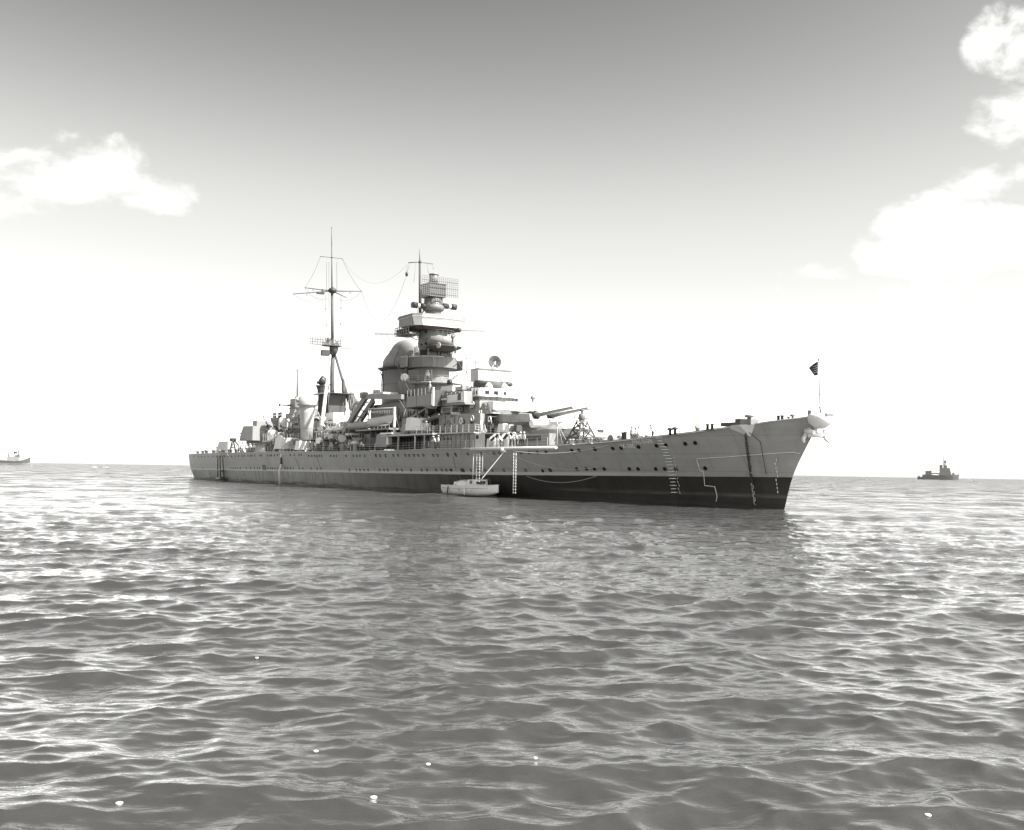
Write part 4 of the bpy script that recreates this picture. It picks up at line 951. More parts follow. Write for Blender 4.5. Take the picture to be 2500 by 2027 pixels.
def boat_hull(L, B, D, m_, parent, name='hull', sheer=.35, transom=.55, n=16, rake=.06):
    b = MB(); R1 = []
    for i in range(n + 1):
        s = i / n; wfac = math.sin(min(1, s / .55) * math.pi / 2) ** .8 * (1 if s < .55 else 1 - (1 - transom) * ((s - .55) / .45) ** 2)
        hw_ = B / 2 * max(.02, wfac); sh = sheer * ((1 - s) ** 2 * 1.0 + .35 * s * s); x = s * L
        kz = 0.12 * D + (D * .5 * (1 - s) ** 5)
        ring = []
        for j in range(9):
            t = -1 + 2 * j / 8; a = abs(t); zz = kz + (D + sh - kz) * a ** 2.4; vv = math.copysign(hw_ * (1 - (1 - a) ** 2.2), t); xx = x - rake * L * (1 - s) ** 3 * (zz / D) 
            ring.append((xx, vv, zz))
        R1.append(ring)
    b.loft(R1, cap=False, closed=False, smooth=True); b.add(R1[-1], [list(range(9))])
    o = b.build(name, m_, parent)
    dk = MB(); dk.loft([[(r[0][0], r[0][1] * .96, r[0][2] - .08) for r in R1], [(r[8][0], r[8][1] * .96, r[8][2] - .08) for r in R1]], cap=False, closed=False)
    gw = MB(); gw.tube([(r[8][0], r[8][1], r[8][2]) for r in R1], .05, 5); gw.tube([(r[0][0], r[0][1], r[0][2]) for r in R1], .05, 5)
    return o, dk, gw
lb0 = q(952, 1045, 9.2); lb1 = q(897, 1045, 9.2)
Lb = lb1.x - lb0.x
lz = q(925, 1043.5, 9.2).z
lbt = thing('lifeboat', 'pale grey open lifeboat slung under davits amidships beside the twin gun mount', 'boat', (lb0.x, 9.0, lz))
ho, dk, gw = boat_hull(Lb, 2.3, 1.15, BOATG, lbt, sheer=.6, transom=.25); gw.build('gunwale', LIGHT, lbt)
b = MB()
for i in range(5): b.box(2 + i * Lb / 7, 2.25 + i * Lb / 7, -.95, .95, .85, .9)
b.build('thwart', STEEL, lbt); dk2 = MB(); dk2.box(.8, Lb - .6, -.8, .8, .4, .45); dk2.build('bottom_boards', DARK, lbt)
b = MB()
for i in range(7): b.tube([(.8 + i * Lb / 8, .2, 1.15), (1.6 + i * Lb / 8, -.2, 1.5)], .03, 4)
b.build('oars_and_spars', STEEL, lbt)
# second boat stowed lower, aft
l2 = q(905, 1050, 8.0); l3 = q(866, 1050, 8.0)
t2 = thing('motor_boat', 'grey covered motor boat stowed on the boat deck under the crane arms', 'boat', (l2.x, 7.2, e7[3]))
ho, dk, gw = boat_hull(9.5, 2.6, 1.0, LIGHT, t2); dk.build('canvas_cover', DARK, t2); gw.build('gunwale', LIGHT, t2)

# the crane frame: a top beam with two raking legs
vC = 7.4
def bar(name, p0, p1, wd, th, m_, parent=None):
    p0, p1 = Vector(p0), Vector(p1); d = (p1 - p0); L = d.length; d.normalize(); up = Vector((0, 1, 0)); s = d.cross(up).normalized()
    P_ = []
    for c in (p0, p1):
        for a, b_ in ((-1, -1), (1, -1), (1, 1), (-1, 1)): P_.append(c + s * a * wd / 2 + up * b_ * th / 2)
    return P(name, MB().add(P_, [(0, 3, 2, 1), (4, 5, 6, 7), (0, 1, 5, 4), (1, 2, 6, 5), (2, 3, 7, 6), (3, 0, 4, 7)]), m_, parent)
ct = q(893, 968, vC); ce = q(983, 969, vC); cbt = q(838, 1056, vC)
crn = bar('crane_top_beam', ct + Vector((1.2, 0, 0)), ce, .72, .5, GREY)
bar('crane_leg', q(897, 964, vC), cbt, .95, .5, GREY, crn)
v2 = 4.6
bar('crane_leg', q(912, 978, v2), q(859, 1058, v2), .95, .5, GREYD, crn)
for (x, y) in ((882, 1003), (873, 1018), (864, 1033)):
    a = q(x - 2, y - 3, vC); c = q(x + 7, y + 2, v2); P('crane_cross_strut', MB().tube([a, c], .09, 5), GREY, crn)
b = MB(); p = q(893, 957, vC); b.box(ct.x + .2, ct.x + 1.9, vC - .25, vC + .25, ct.z - .2, p.z); P('crane_head', b, GREY, crn)
side_box('crane_platform', LIGHT, 901, 935, 959, 964, 7.5, 3.4)
for i in range(3): p = q(912 + i * 6, 960, 6.8); P('sheave', MB().lathe((p.x, 6.6, p.z + .25), [(.35, 0), (.3, .08), (.35, .16)], 12, axis=(0, 1, 0)), LIGHT)
b = MB(); b.tube([q(912, 982, 6), q(918, 1030, 7.5)], .035, 4); b.tube([q(975, 977, 7), q(990, 1000, 7), q(982, 1026, 7.5)], .05, 5); P('crane_pendant', b, GREYD)

# ------------------------------------------------------------------ funnel
uF = 86.5; wF = 3.3
zf0 = z2; 
def ell(u, z, a, b_, n=28): return [(u + a * math.cos(2 * math.pi * i / n), b_ * math.sin(2 * math.pi * i / n), z) for i in range(n)]
zcap0 = q(935, 899, 2.5).z; zcapm = q(935, 882, 2.0).z; ztop = q(997, 830, 0).z
fa = q(931, 930, 1.0).x - 1.1; ff = q(1010, 930, 1.0).x; uc = q(976, 930, 0.0).x; ha = 3.9 
fn_ = P('funnel', MB().loft([ell(uc, z2 - .5, ha, 2.65), ell(uc, zcap0, ha, 2.65)], smooth=True), GREY)
cap = MB()
H_ = ztop - zcap0
prof = [(0, 0, 1.0, 1.0), (.25, 0, 1.0, 1.0), (.40, -.6, .93, .93), (.54, -1.5, .84, .85), (.70, -2.1, .75, .76), (.83, -2.6, .66, .68), (.92, -3.0, .52, .54), (.97, -3.2, .38, .40), (1.0, -3.3, .1, .1)]
cap.loft([ell(uc + du * .8, zcap0 + H_ * t, ha * a, 2.65 * b_) for t, du, a, b_ in prof], smooth=True); P('funnel_cap', cap, FUNNEL, fn_)
b = MB(); b.tube([(x[0], x[1], x[2]) for x in ell(uc, zcap0 + .1, ha + .9, 3.5)] + [ell(uc, zcap0 + .1, ha + .9, 3.5)[0]], .05, 4); P('funnel_rail', b, STEEL, fn_)
P('searchlight_platform', MB().loft([ell(uc, zcap0 - .35, ha + .4, 3.0), ell(uc, zcap0 - .05, ha + .9, 3.5)]), SOOT, fn_)
b = MB()
for x, y0, y1 in ((uc + ha * .45, zf0 + 4, zcap0 - .4), (uc + ha * .1, zf0 + 4, zcap0 - .4)):
    yv = 2.65 * math.sqrt(1 - ((x - uc) / ha) ** 2) + .1; b.tube([(x, yv, y0), (x, yv + .05, (y0 + y1) / 2), (x + .9, 2.65 * math.sqrt(max(.05, 1 - ((x + .9 - uc) / ha) ** 2)) + .1, y1 - .8), (x + .9, 2.5, y1)], .07, 5)
b.tube([ell(uc, 0, ha + .1, 2.75)[4][:2] + (zf0 + 5,), ell(uc, 0, ha + .1, 2.75)[4][:2] + (zcap0 - .3,)], .05, 5); P('steam_pipe', b, SOOT, fn_)
for zz_ in (.35, .7):
    rg = ell(uc, zf0 + (zcap0 - zf0) * zz_, ha + .03, 2.69); P('funnel_hoop', MB().tube(rg + [rg[0]], .04, 4), GREYD, fn_)
b = MB(); 
for (t, du, a, b_) in prof[:6]: pass
rg = [(uc + du * .8 + ha * a * math.cos(2.2), 2.65 * b_ * math.sin(2.2) + .03, zcap0 + H_ * t) for t, du, a, b_ in prof]; b.tube(rg, .05, 4); P('cap_handrail', b, STEEL, fn_)
b = MB(); p = rg[3]; b.lathe((uc - ha * .45, 1.9, zcap0 + H_ * .5), [(.28, 0), (.3, .25), (.2, .3)], 8, axis=(-.3, 1, .2)); P('steam_whistle', b, DARK, fn_)
# searchlight tub against the funnel's front, with searchlight
p = q(994, 932, 3.6); b = MB(); b.lathe((p.x, 3.2, p.z - 2.0), [(1.7, 0), (1.75, 1.9), (1.8, 2.0), (1.65, 2.0)], 20); P('searchlight_tub', b, GREYD)
b = MB(); b.lathe((p.x, 3.9, p.z + .6), [(.5, -.5), (.62, -.3), (.62, .5), (.5, .55)], 16, axis=(-.6, .8, .1)); b.tube([(p.x, 3.4, p.z), (p.x, 3.4, p.z + .8)], .2, 8); P('searchlight', b, WHITE)
P('funnel_uptake', MB().box(p.x - 2.6, p.x + 2.2, -3.0, 3.0, z2 - .2, p.z - 1.9), GREYD)
P('dark_recess_box', MB().box(p.x + 1.4, p.x + 2.2, 1.4, 3.0, p.z - 2.0, zcap0 - .6), SOOT)  # dark box; shade of the recess behind the searchlight put into its colour

# ------------------------------------------------------------------ battle mast (tower)
uT = 71.5
def zc(px, py, v=0.0): return q(px, py, v).z
def disc(name, u, v, r, z0, z1_, m_, r2=None, n=32, parent=None, sy=1.0):
    return P(name, MB().lathe((u, v, z0), [(r, 0), (r2 or r, z1_ - z0)], n, sy=sy), m_, parent)
def centre(px, py): return q(px, py, 0.0)
c_ = centre(1055, 880)
uT = c_.x
rT = 2.25
zt0, zt1 = zc(1055, 945), zc(1055, 800)
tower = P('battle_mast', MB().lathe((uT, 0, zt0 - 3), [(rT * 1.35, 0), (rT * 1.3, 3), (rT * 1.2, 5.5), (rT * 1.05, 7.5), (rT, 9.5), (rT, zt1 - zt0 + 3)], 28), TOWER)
# foot, wide section
uf_ = q(1092, 925, -1.6).x
P('tower_foot', MB().prism_plan([(uf_, 0), (uf_ + .3, 1.5), (uf_ + 1.5, 2.7), (uT + 3.5, 2.9), (uT + 3.5, -2.9), (uf_ + 1.5, -2.7), (uf_ + .3, -1.5)], z3 - 1, zc(1060, 903)), TOWER)
disc('tower_platform', uT - 1.0, 0, 4.3, zc(1075, 938), zc(1075, 935.5), GREY)
P('guard_rail', MB().rail([(uT - 1 + 4.2 * math.cos(t), 4.2 * math.sin(t), zc(1075, 935.5)) for t in [math.pi * (.1 + i * .09) for i in range(16)]], 1.0, 1.0, .02), LIGHT)
# AA gun on it
p = qu(1146, 934, uT - 4.5); p = q(1098, 934, 0.5); b = MB(); b.lathe((p.x, p.y, p.z - .3), [(.5, 0), (.4, .5), (.3, .7)], 10); P('light_gun', b, DARK)
b = MB(); d = Vector((-.8, -.2, .35)).normalized()
for s in (-.15, .15): b.tube([Vector((p.x, p.y + s, p.z + .3)), Vector((p.x, p.y + s, p.z + .3)) + d * 2.0], .05, 5)
P('light_gun_barrels', b, DARK)
# big wrap-round bulwark
zb0, zb1 = zc(1050, 902), zc(1050, 877)
pl_ = []
cR_ = q(1111, 889, 0).x
uE = q(977, 890, 4.9).x
pl_ = [(uT - 3.9, 0), (uT - 3.6, 1.7), (uT - 2.6, 3.0), (uT - .8, 3.8), (uT + 1.5, 3.9), (uE - 2.4, 4.9), (uE, 4.9), (uE + .1, 4.4), (uE + .1, -4.4), (uE, -4.9), (uE - 2.4, -4.9), (uT + 2.5, -3.9), (uT - .8, -3.8), (uT - 2.6, -3.0), (uT - 3.6, -1.7)]
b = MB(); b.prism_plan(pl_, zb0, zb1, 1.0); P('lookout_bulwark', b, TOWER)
P('bulwark_rim', MB().tube([(a, b_, zb1) for a, b_ in pl_[:9]], .07, 5), LIGHT)
for i in range(6):
    a = pl_[i + 1]; P('bulwark_seam', MB().box(a[0] - .02, a[0] + .02, a[1] - .02, a[1] + .02, zb0, zb1), GREYD)
# bridge house above the bulwark with windows
zh1 = zc(1060, 864)
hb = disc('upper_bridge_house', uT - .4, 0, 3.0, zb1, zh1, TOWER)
for px in (1042, 1049, 1078, 1097):
    for t in [math.asin(max(-1, min(1, (1065 - px) / 40.0)))]:
        nrm = Vector((-math.cos(t + .5), math.sin(t + .5), 0)) ; pos = Vector((uT - .4, 0, zb1 + .65)) + nrm * 3.0
        P('window', MB().box(pos.x - .05, pos.x + .05, pos.y - .3, pos.y + .3, pos.z - .4, pos.z + .4, rot=Matrix.Rotation(math.atan2(nrm.y, nrm.x), 3, 'Z')), BLACK, hb)
for i in range(12):
    t = math.pi * (.55 + i * .075); P('roof_stanchion', MB().tube([(uT - .4 + 3.4 * math.cos(t), 3.4 * math.sin(t), zb1), (uT - .4 + 3.6 * math.cos(t), 3.6 * math.sin(t), zh1 + .6)], .04, 4), LIGHT, hb) if i % 2 else None
# sloping dark canopy
zc0 = zc(1090, 855); b = MB(); b.lathe((uT - 3.7, 0, zc0), [(1.3, -.2), (2.75, .40), (2.85, .55), (1.8, .8)], 32); P('dark_canopy', b, BROWN)
P('signal_lamp', MB().lathe((q(1070, 856, 3.4).x, 3.3, zc(1075, 856)), [(.42, 0), (.46, .1), (.36, .14), (.34, .05)], 14, axis=(-.2, 1, 0)), LIGHT)
# pale rounded bulwark
zq0, zq1 = zc(1078, 845), zc(1078, 824)
disc('pale_bulwark', uT - 2.7, 0, 2.05, zq0, zq1, GREYD, 2.15)
for (px, py) in ((1112, 848), (1105, 822)):
    p = q(px, py, 0); b = MB(); b.lathe((p.x, 0, p.z - .3), [(.12, -.6), (.12, 0), (.3, .1), (.28, .5)], 8); b.tube([(p.x, 0, p.z), (p.x - .5, -.3, p.z + .1)], .09, 6); P('target_indicator', b, STEEL)
for py in (985 / 5.787 + 640, 1125 / 5.787 + 640, 1240 / 5.787 + 640):
    z = zc(1040, py); P('hoop', MB().tube([(uT + (rT + .04) * math.cos(t), (rT + .04) * math.sin(t), z + .25 * math.cos(t)) for t in [2 * math.pi * i / 24 for i in range(25)]], .05, 4), GREYD, tower)
for (px, py) in ((1041, 815), (1076, 813), (1030, 846), (1041, 843), (1022, 841)):
    t = math.asin(max(-.95, min(.95, (1056 - px) / 35.0))) + .5; pos = Vector((uT, 0, zc(1055, py))) + Vector((-math.cos(t), math.sin(t), 0)) * rT
    P('porthole', MB().lathe(pos, [(.22, -.03), (.22, .06)], 10, axis=(-math.cos(t), math.sin(t), 0)), BLACK, tower)
b = MB(); x0 = q(1115, 886, 0); b.tube([x0 + Vector((.5, .3, -.6)), x0 + Vector((-.5, 0, 0)), x0 + Vector((-.3, .5, .6))], .07, 5); b.tube([x0 + Vector((-.5, 0, 0)), x0 + Vector((-1.0, -.4, -.9))], .05, 5); b.tube([x0 + Vector((-.4, .4, .2)), x0 + Vector((-.4, -.9, .2))], .05, 5); P('direction_finder', b, STEEL)
# foretop platform
zp0, zp1, zp2 = zc(1060, 802), zc(1060, 782), zc(1060, 774)
fc = uT - .2
W_ = 4.25
front = [(fc - 3.0, 0), (fc - 2.7, W_ * .75), (fc - 1.8, W_), (fc + 2.8, W_), (fc + 3.6, W_ * .5), (fc + 3.6, -W_ * .5), (fc + 2.8, -W_), (fc - 1.8, -W_), (fc - 2.7, -W_ * .75)]
b = MB(); b.prism_plan(front, zp0, zp1, 1.08, c=(fc, 0)); ftop = P('foretop_platform', b, WHITE)
roofp = [(fc + (a - fc) * 1.15, b_ * 1.12) for a, b_ in front]
P('foretop_roof', MB().prism_plan(roofp, zp1 + .05, zp1 + .5, .96), TOWER, ftop)
P('bulwark_top', MB().prism_plan(roofp, zp1 - .02, zp1 + .05), WHITE, ftop)
b = MB(); b.prism_side([(fc - 1.8, zp0), (fc + 2.8, zp0), (fc + 2.8, zp1 + .3), (fc - 1.8, zp1 + .3)], W_ + .36, W_ + .42); P('foretop_shade_plate', b, GREY, ftop)  # grey plate puts the shade of the starboard end into colour
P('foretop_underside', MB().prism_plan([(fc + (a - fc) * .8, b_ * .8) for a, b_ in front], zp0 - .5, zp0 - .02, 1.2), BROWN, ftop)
b = MB(); b.rail([(fc - .5, W_ + .3, zp0 - 1.1), (fc + 4.4, W_ + .3, zp0 - 1.1), (fc + 4.4, -W_, zp0 - 1.1)], 1.2, .8, .05); b.box(fc + .0, fc + 4.4, 2.2, W_ + .3, zp0 - 1.2, zp0 - 1.08); P('wing_gallery', b, STEEL, ftop)
b = MB()
for i in range(5): x = fc + 1 + i * .8; b.box(x, x + .35, W_ - .6, W_, zp0 - .95, zp0 - .1)
P('gallery_instruments', b, DARK, ftop)
# yards on the tower
a = qu(914.6, 815.5, uT + 1.5); c = qu(1020, 816, uT + 1.5); b = MB(); b.tube([a, c], .08, 5, r1=.14); b.tube([a.lerp(c, .65), Vector((c.x, c.y, c.z - .95))], .06, 5); b.tube([a.lerp(c, .82), Vector((a.lerp(c, .82).x, a.lerp(c, .82).y, c.z - .55))], .05, 4); P('tower_yard', b, GREYD)
a = qu(1185, 808.5, uT + 1); c = qu(1118, 806, uT + 1); P('tower_yard', MB().tube([a, c, qu(1095, 805, uT + 1)], .07, 5, r1=.14), GREYD)
p = q(1120, 807, 0); b = MB(); b.lathe(p - Vector((0, 0, .3)), [(.2, 0), (.4, .2), (.4, .6), (.2, .7)], 10); P('lookout_sight', b, DARK)
# main rangefinder on top
zr0, zr1 = zc(1065, 757), zc(1065, 728)
disc('director_neck', uT, 0, 1.3, zp1 + .4, zr0, TOWER, 1.2)
rf = P('main_rangefinder', MB().lathe((uT, 0, zr0 - .1), [(1.3, 0), (1.5, .3), (1.5, .6), (1.45, zr1 - zr0 + .1)], 28), STEEL)
P('rangefinder_skirt', MB().lathe((uT, 0, zr0 - .05), [(1.2, -.15), (1.7, .15), (1.75, .7), (1.48, .95)], 28), STEEL, rf)
zz_ = zc(1060, 747); aL = qu(1006, 744.5, uT - .3); aR = qu(1113, 750.5, uT - .3)
for s, e in ((1, aL), (-1, aR)):
    b = MB(); r0 = Vector((uT - .3, 1.2 * s, e.z)); d = (e - r0); b.tube([r0, r0 + d * .45], .42, 12); b.tube([r0 + d * .45, r0 + d * .7], .26, 12); P('rangefinder_arm', b, DARK, rf)
    P('rangefinder_arm_band', MB().tube([r0 + d * .5, r0 + d * .66], .34, 12), WHITE, rf)
    P('rangefinder_eye', MB().tube([r0 + d * .68, e], .46, 12), DARK, rf)
zq2, zq3 = zc(1060, 728), zc(1060, 696)
P('radar_housing', MB().box(uT - 1.5, uT + 1.5, -1.45, 1.45, zq2 + .05, zq3), STEEL)
P('housing_roof', MB().box(uT - 1.6, uT + 1.6, -1.55, 1.55, zq3, zq3 + .1), STEEL)
disc('radar_turret', uT, 0, .72, zq3 + .1, zc(1065, 668), STEEL, .7)
P('radar_turret_rim', MB().lathe((uT, 0, zc(1065, 671)), [(.78, 0), (.8, .2), (.65, .25)], 20), STEEL)
# mattress aerial: a grid in the plane across the ship ahead of the housing
um = uT - 2.3; gA = qu(1032, 673, um); gB = qu(1118.5, 681, um); gC = qu(1118.5, 727, um); gD = qu(1032, 719, um)
b = MB(); nx, nz_ = 17, 9
zA = (gA.z + gB.z) / 2; zC = (gC.z + gD.z) / 2
for i in range(nx + 1): y = gA.y + (gB.y - gA.y) * i / nx; b.box(um - .03, um + .03, y - .025, y + .025, zC, zA)
for j in range(nz_ + 1): z = zA + (zC - zA) * j / nz_; b.box(um - .02, um + .02, gB.y, gA.y, z - .025, z + .025)
for j in (2, 5, 8): z = zA + (zC - zA) * j / nz_; b.box(um + .03, um + .12, gB.y, gA.y, z - .05, z + .05)
P('mattress_aerial', b, STEEL)
# foremast behind the tower
fmx = q(1024.5, 760, 0.0); b = MB()
f0 = q(1026, 775, 0.0); f1 = q(1025, 640, 0.0); f2 = q(1024, 608, 0.0)
b.tube([f0, f1], .26, 10, r1=.19); b.tube([f1, f2], .1, 6, r1=.03); b.sphere(f1, .3, 8); P('foremast', b, SOOT)
a = qu(997.5, 641.5, f1.x); c = qu(1057, 644.5, f1.x); b = MB(); b.tube([a, f1, c], .09, 5); 
for e, (x2, y2) in ((a, (992, 664)), (c, (1058, 660)), (a.lerp(c, .3), (1010, 690)), (a.lerp(c, .75), (1046, 668))): b.tube([e, qu(x2, y2, f1.x)], .025, 4)
P('foremast_yard', b, STEEL)
p = qu(993, 670, f1.x); P('hanging_lantern', MB().lathe(p - Vector((0, 0, .35)), [(.05, 0), (.22, .15), (.24, .55), (.05, .75)], 8), DARK)
b = MB()
for (x, y) in ((1012, 725), (1018, 742), (996, 744)): pass
P('mast_strut', MB().tube([q(1030, 765, 0), q(1044, 745, 0)], .1, 5), GREYD)

# ------------------------------------------------------------------ mainmast and its house
def mpt(x, y): return q(x, y, 0.0)
m0 = mpt(812, 962); mm1 = mpt(812, 852); mm2 = mpt(810.5, 712); mm3 = mpt(809.7, 600); mm4 = mpt(809.5, 556)
b = MB(); b.tube([m0 - Vector((0, 0, 6)), mm1], .42, 12); b.tube([mm1, mm2], .30, 10, r1=.22); b.tube([mm2, mm3], .15, 8, r1=.09); b.tube([mm3, mm4], .075, 6, r1=.05); b.sphere(mm4, .12, 8)
for i in range(30): z = m0.z + i * .4; b.tube([(m0.x, .36, z), (m0.x, .55, z)], .02, 4) if z < mm1.z else None
mast = P('mainmast', b, SOOT)
a = qu(803.4, 869, m0.x - .2); zl = zdk(115)
lg = q(785, 1042, 6.6); P('tripod_leg', MB().tube([mm1 + Vector((0, .35, -.6)), Vector((lg.x, lg.y, lg.z))], .16, 8, r1=.40), WHITE, mast)  # white leg: the light falling on it is put into its colour
e = q(860, 1008, 0.0); le = Vector((m0.x - 3.5, -5.6, m0.z - 5)); le = qu(861, 1010, m0.x - 3.0); P('tripod_leg', MB().tube([mm1 + Vector((0, -.35, -.6)), le], .22, 8, r1=.36), SOOT, mast)
e1 = qu(838, 930, m0.x - 1.8); e2 = qu(838, 952, m0.x - 1.8); P('leg_collar', MB().tube([qu(837, 925, m0.x - 1.8), e1, e2, qu(840, 962, m0.x - 1.9)], .3, 8, r1=.38), SOOT, mast)
# hub and star yards
hub = mpt(811.5, 711)
b = MB(); b.lathe(hub - Vector((0, 0, .5)), [(.25, 0), (.75, .35), (.8, .8), (.3, 1.2)], 12); P('mast_hub', b, DARK, mast)
Ys = [qu(744, 702.8, hub.x + 1.2), qu(715, 718, hub.x - .5), qu(883, 711.5, hub.x), qu(846, 727, hub.x - 2.5)]
for e in Ys: P('yard', MB().tube([hub + (e - hub) * .03, e], .10, 6, r1=.06), DARK, mast)
for e in (Ys[0].lerp(hub, .3), Ys[1].lerp(hub, .35), Ys[2].lerp(hub, .4)): P('insulator', MB().tube([e, e - Vector((0, 0, .5))], .05, 5), DARK, mast)
b = MB(); c0_ = qu(785, 715, hub.x); b.box(c0_.x - .4, c0_.x + .4, c0_.y - .5, c0_.y + .9, c0_.z - .25, c0_.z + .05); b.box(c0_.x - .1, c0_.x + .1, c0_.y - .3, c0_.y + .0, c0_.z, c0_.z + .7); P('yard_platform', b, DARK, mast)
yb_ = mpt(810, 629); a = qu(782.6, 626.5, yb_.x); c = qu(835.5, 632, yb_.x); b = MB(); b.tube([a, yb_, c], .055, 5); b.sphere(a, .1, 6); b.sphere(c, .1, 6); b.sphere(yb_, .2, 6); P('upper_yard', b, SOOT, mast)
# stays and halyards
b = MB()
def wire(p, q_, sag=0.0, r=.018, k=10):
    b.tube([p.lerp(q_, i / k) - Vector((0, 0, sag * 4 * (i / k) * (1 - i / k))) for i in range(k + 1)], r, 4)
wire(a, Ys[0], .6, .028); wire(c, Ys[2], .6, .028)
for (x, y0, y1) in ((795.5, 722, 830), (803, 640, 840), (832.5, 722, 835), (797, 640, 712), (822, 640, 712)): wire(qu(x, y0, hub.x), qu(x + .5, y1, hub.x), 0, .032, 2)
for e in Ys[:3]: wire(e, e.lerp(hub, .8) - Vector((0, 0, 1.6)), .9, .025)
fy = qu(997.5, 643, f1.x); wire(c, fy, 4.0, .011, 24); wire(hub.lerp(Ys[2], 1), qu(1000, 646, f1.x), 7.5, .02, 24)
P('aerial_wires', b, DARK, mast)
for (x, y) in ((795.6, 755), (796.5, 794), (832.5, 752), (831.5, 791)): p = qu(x, y, hub.x); P('halyard_block', MB().sphere(p, .12, 6), DARK, mast)
# radar platform
zA_ = mm1.z
b = MB(); b.lathe((m0.x, 0, zA_ - .4), [(.45, -.8), (.75, -.1), (.85, .2), (.85, 1.0)], 14); b.box(m0.x - 1.2, m0.x + 1.2, -1.3, 2.2, zA_ + .4, zA_ + .5); P('mast_platform', b, SOOT, mast)
p0 = qu(785, 861, m0.x); p1_ = qu(803, 861, m0.x); b = MB(); b.box(m0.x - .5, m0.x + .5, p1_.y, p0.y, p0.z - .55, p0.z + .5); P('platform_cabinet', b, DARK, mast)
b = MB(); 
for k in range(9): y = -1.1 + k * .4; hh_ = random.uniform(.3, 1.3); b.box(m0.x - .15, m0.x + .15, y, y + random.uniform(.12, .3), zA_ + .5, zA_ + .5 + hh_)
b.sphere((m0.x - .2, 1.15, zA_ + 1.7), .4, 10); P('platform_instruments', b, STEEL, mast)
gA = qu(757, 821, m0.x - 1); gB = qu(832, 821, m0.x - 1); zC = qu(790, 844, m0.x - 1).z; b = MB(); um = m0.x - 1
for i in range(13): y = gA.y + (gB.y - gA.y) * i / 12; b.box(um - .02, um + .02, y - .055, y + .055, zC, gA.z)
for j in range(1, 4): z = gA.z + (zC - gA.z) * j / 3.3; b.box(um + .03, um + .07, gB.y, gA.y, z - .06, z + .06)
P('radar_mattress', b, SOOT, mast)
P('radar_yard', MB().tube([qu(831, 850.5, m0.x), qu(897.7, 852.5, m0.x)], .07, 4), STEEL, mast)
# searchlight station on the mast house
zh0 = q(800, 962, 3).z
ms, exm = side_box('mast_house', SOOT, 776, 803, 963, 1014, 1.8, 3.4)
zt_ = exm[3]
P('mast_house_roof', MB().box(exm[0] - 1.6, exm[1] + .8, -2.6, 2.7, zt_, zt_ + .12), SOOT, ms)
P('roof_edge', MB().box(exm[0] - 1.65, exm[1] - 1, 2.7, 2.76, zt_ - .05, zt_ + .2), LIGHT, ms)
for (x, v) in ((exm[0] - 1.4, 2.5), (exm[1] + .5, 2.5), (exm[0] - 1.4, -2.4), (exm[0] - .6, -2.3)):
    b = MB(); b.tube([(x, v, zt_), (x - .3 if v < 0 else x, v, zt_ - 4.9)], .08, 5); P('mast_house_strut', b, SOOT, ms)
b = MB(); b.tube([(exm[0] - 1.4, -2.4, zt_), (exm[0] - .9, -4.0, zt_ - 2.2), (exm[0] - 1.4, -2.6, zt_ - 4.4)], .08, 4); b.tube([(exm[0] - 1.4, 2.5, zt_), (exm[0] - .2, 2.0, zt_ - 2.0)], .3, 6, r1=.08); P('knee_brace', b, SOOT, ms)
for i in range(10):
    x = exm[0] + .3 + i * (exm[1] - exm[0] - .6) / 9; P('wall_stiffener', MB().box(x, x + .06, 1.8, 1.88, exm[2], zt_ - .1), DARK, ms)
sp = q(787, 950, 1.8); b = MB(); b.lathe((sp.x, 1.8, zt_ + .1), [(.9, 0), (.95, .8), (1.25, 1.5), (1.3, 1.6)], 18); P('searchlight_pedestal', b, SOOT)
b = MB(); b.lathe((sp.x, 1.8, zt_ + 2.55), [(.7, -.6), (.9, -.4), (.92, .5), (.85, .6)], 16, axis=(.1, .9, .5)); b.tube([(sp.x, 2.9, zt_ + 1.5), (sp.x, 2.9, zt_ + 2.6)], .1, 6); b.tube([(sp.x, .8, zt_ + 1.5), (sp.x, .8, zt_ + 2.6)], .1, 6); P('searchlight', b, DARK)
b = MB(); c9 = qu(803, 930, m0.x); ring = [c9 + Vector((0, .5 * math.cos(t), .75 * math.sin(t))) for t in [2 * math.pi * i / 18 for i in range(19)]]; b.tube(ring, .09, 5); b.tube([c9 - Vector((0, 0, .75)), c9 - Vector((0, 0, 1.9))], .07, 5); P('direction_finding_loop', b, DARK)
P('guard_rail', MB().rail([(exm[1], 2.6, zt_ + .12), (exm[0] - 1.5, 2.6, zt_ + .12), (exm[0] - 1.5, -2.5, zt_ + .12)], 1.0, 1.2, .018), STEEL)

# ------------------------------------------------------------------ spherical directors either side
def dome_director(cu_, cv, zn, R, zdeck, rb, name_part):
    o = P(name_part, MB().lathe((cu_, cv, zdeck), [(rb * .74, 0), (rb * .78, (zn - zdeck) * .45), (rb * .9, (zn - zdeck) * .8), (rb, zn - zdeck)], 28), LIGHT)
    b = MB(); pr = []
    for i in range(13):
        t = -0.18 + (math.pi / 2 + .18) * i / 12; pr.append((max(.02, R * math.cos(t)), R * .92 * math.sin(t)))
    pr = [(rb, -.02), (R * .90, .1), (R * .985, .3)] + [(a, b_ + R * .18 + .3) for a, b_ in pr]
    b.lathe((cu_, cv, zn), pr, 32); P('dome', b, LIGHT, o)
    P('dome_seam', MB().lathe((cu_, cv, zn - .02), [(R * .985, .24), (R * .985, .30)], 32), GREYD, o)
    P('base_seam', MB().lathe((cu_, cv, zdeck + (zn - zdeck) * .32), [(rb * .785, 0), (rb * .79, .05)], 28), GREYD, o)
    b = MB(); b.lathe((cu_, cv + R * .9, zn + 1.1), [(.25, -.5), (.3, .35), (.3, .5)], 10, axis=(.3, 1, 0)); P('dome_eye', b, STEEL, o)
    return o
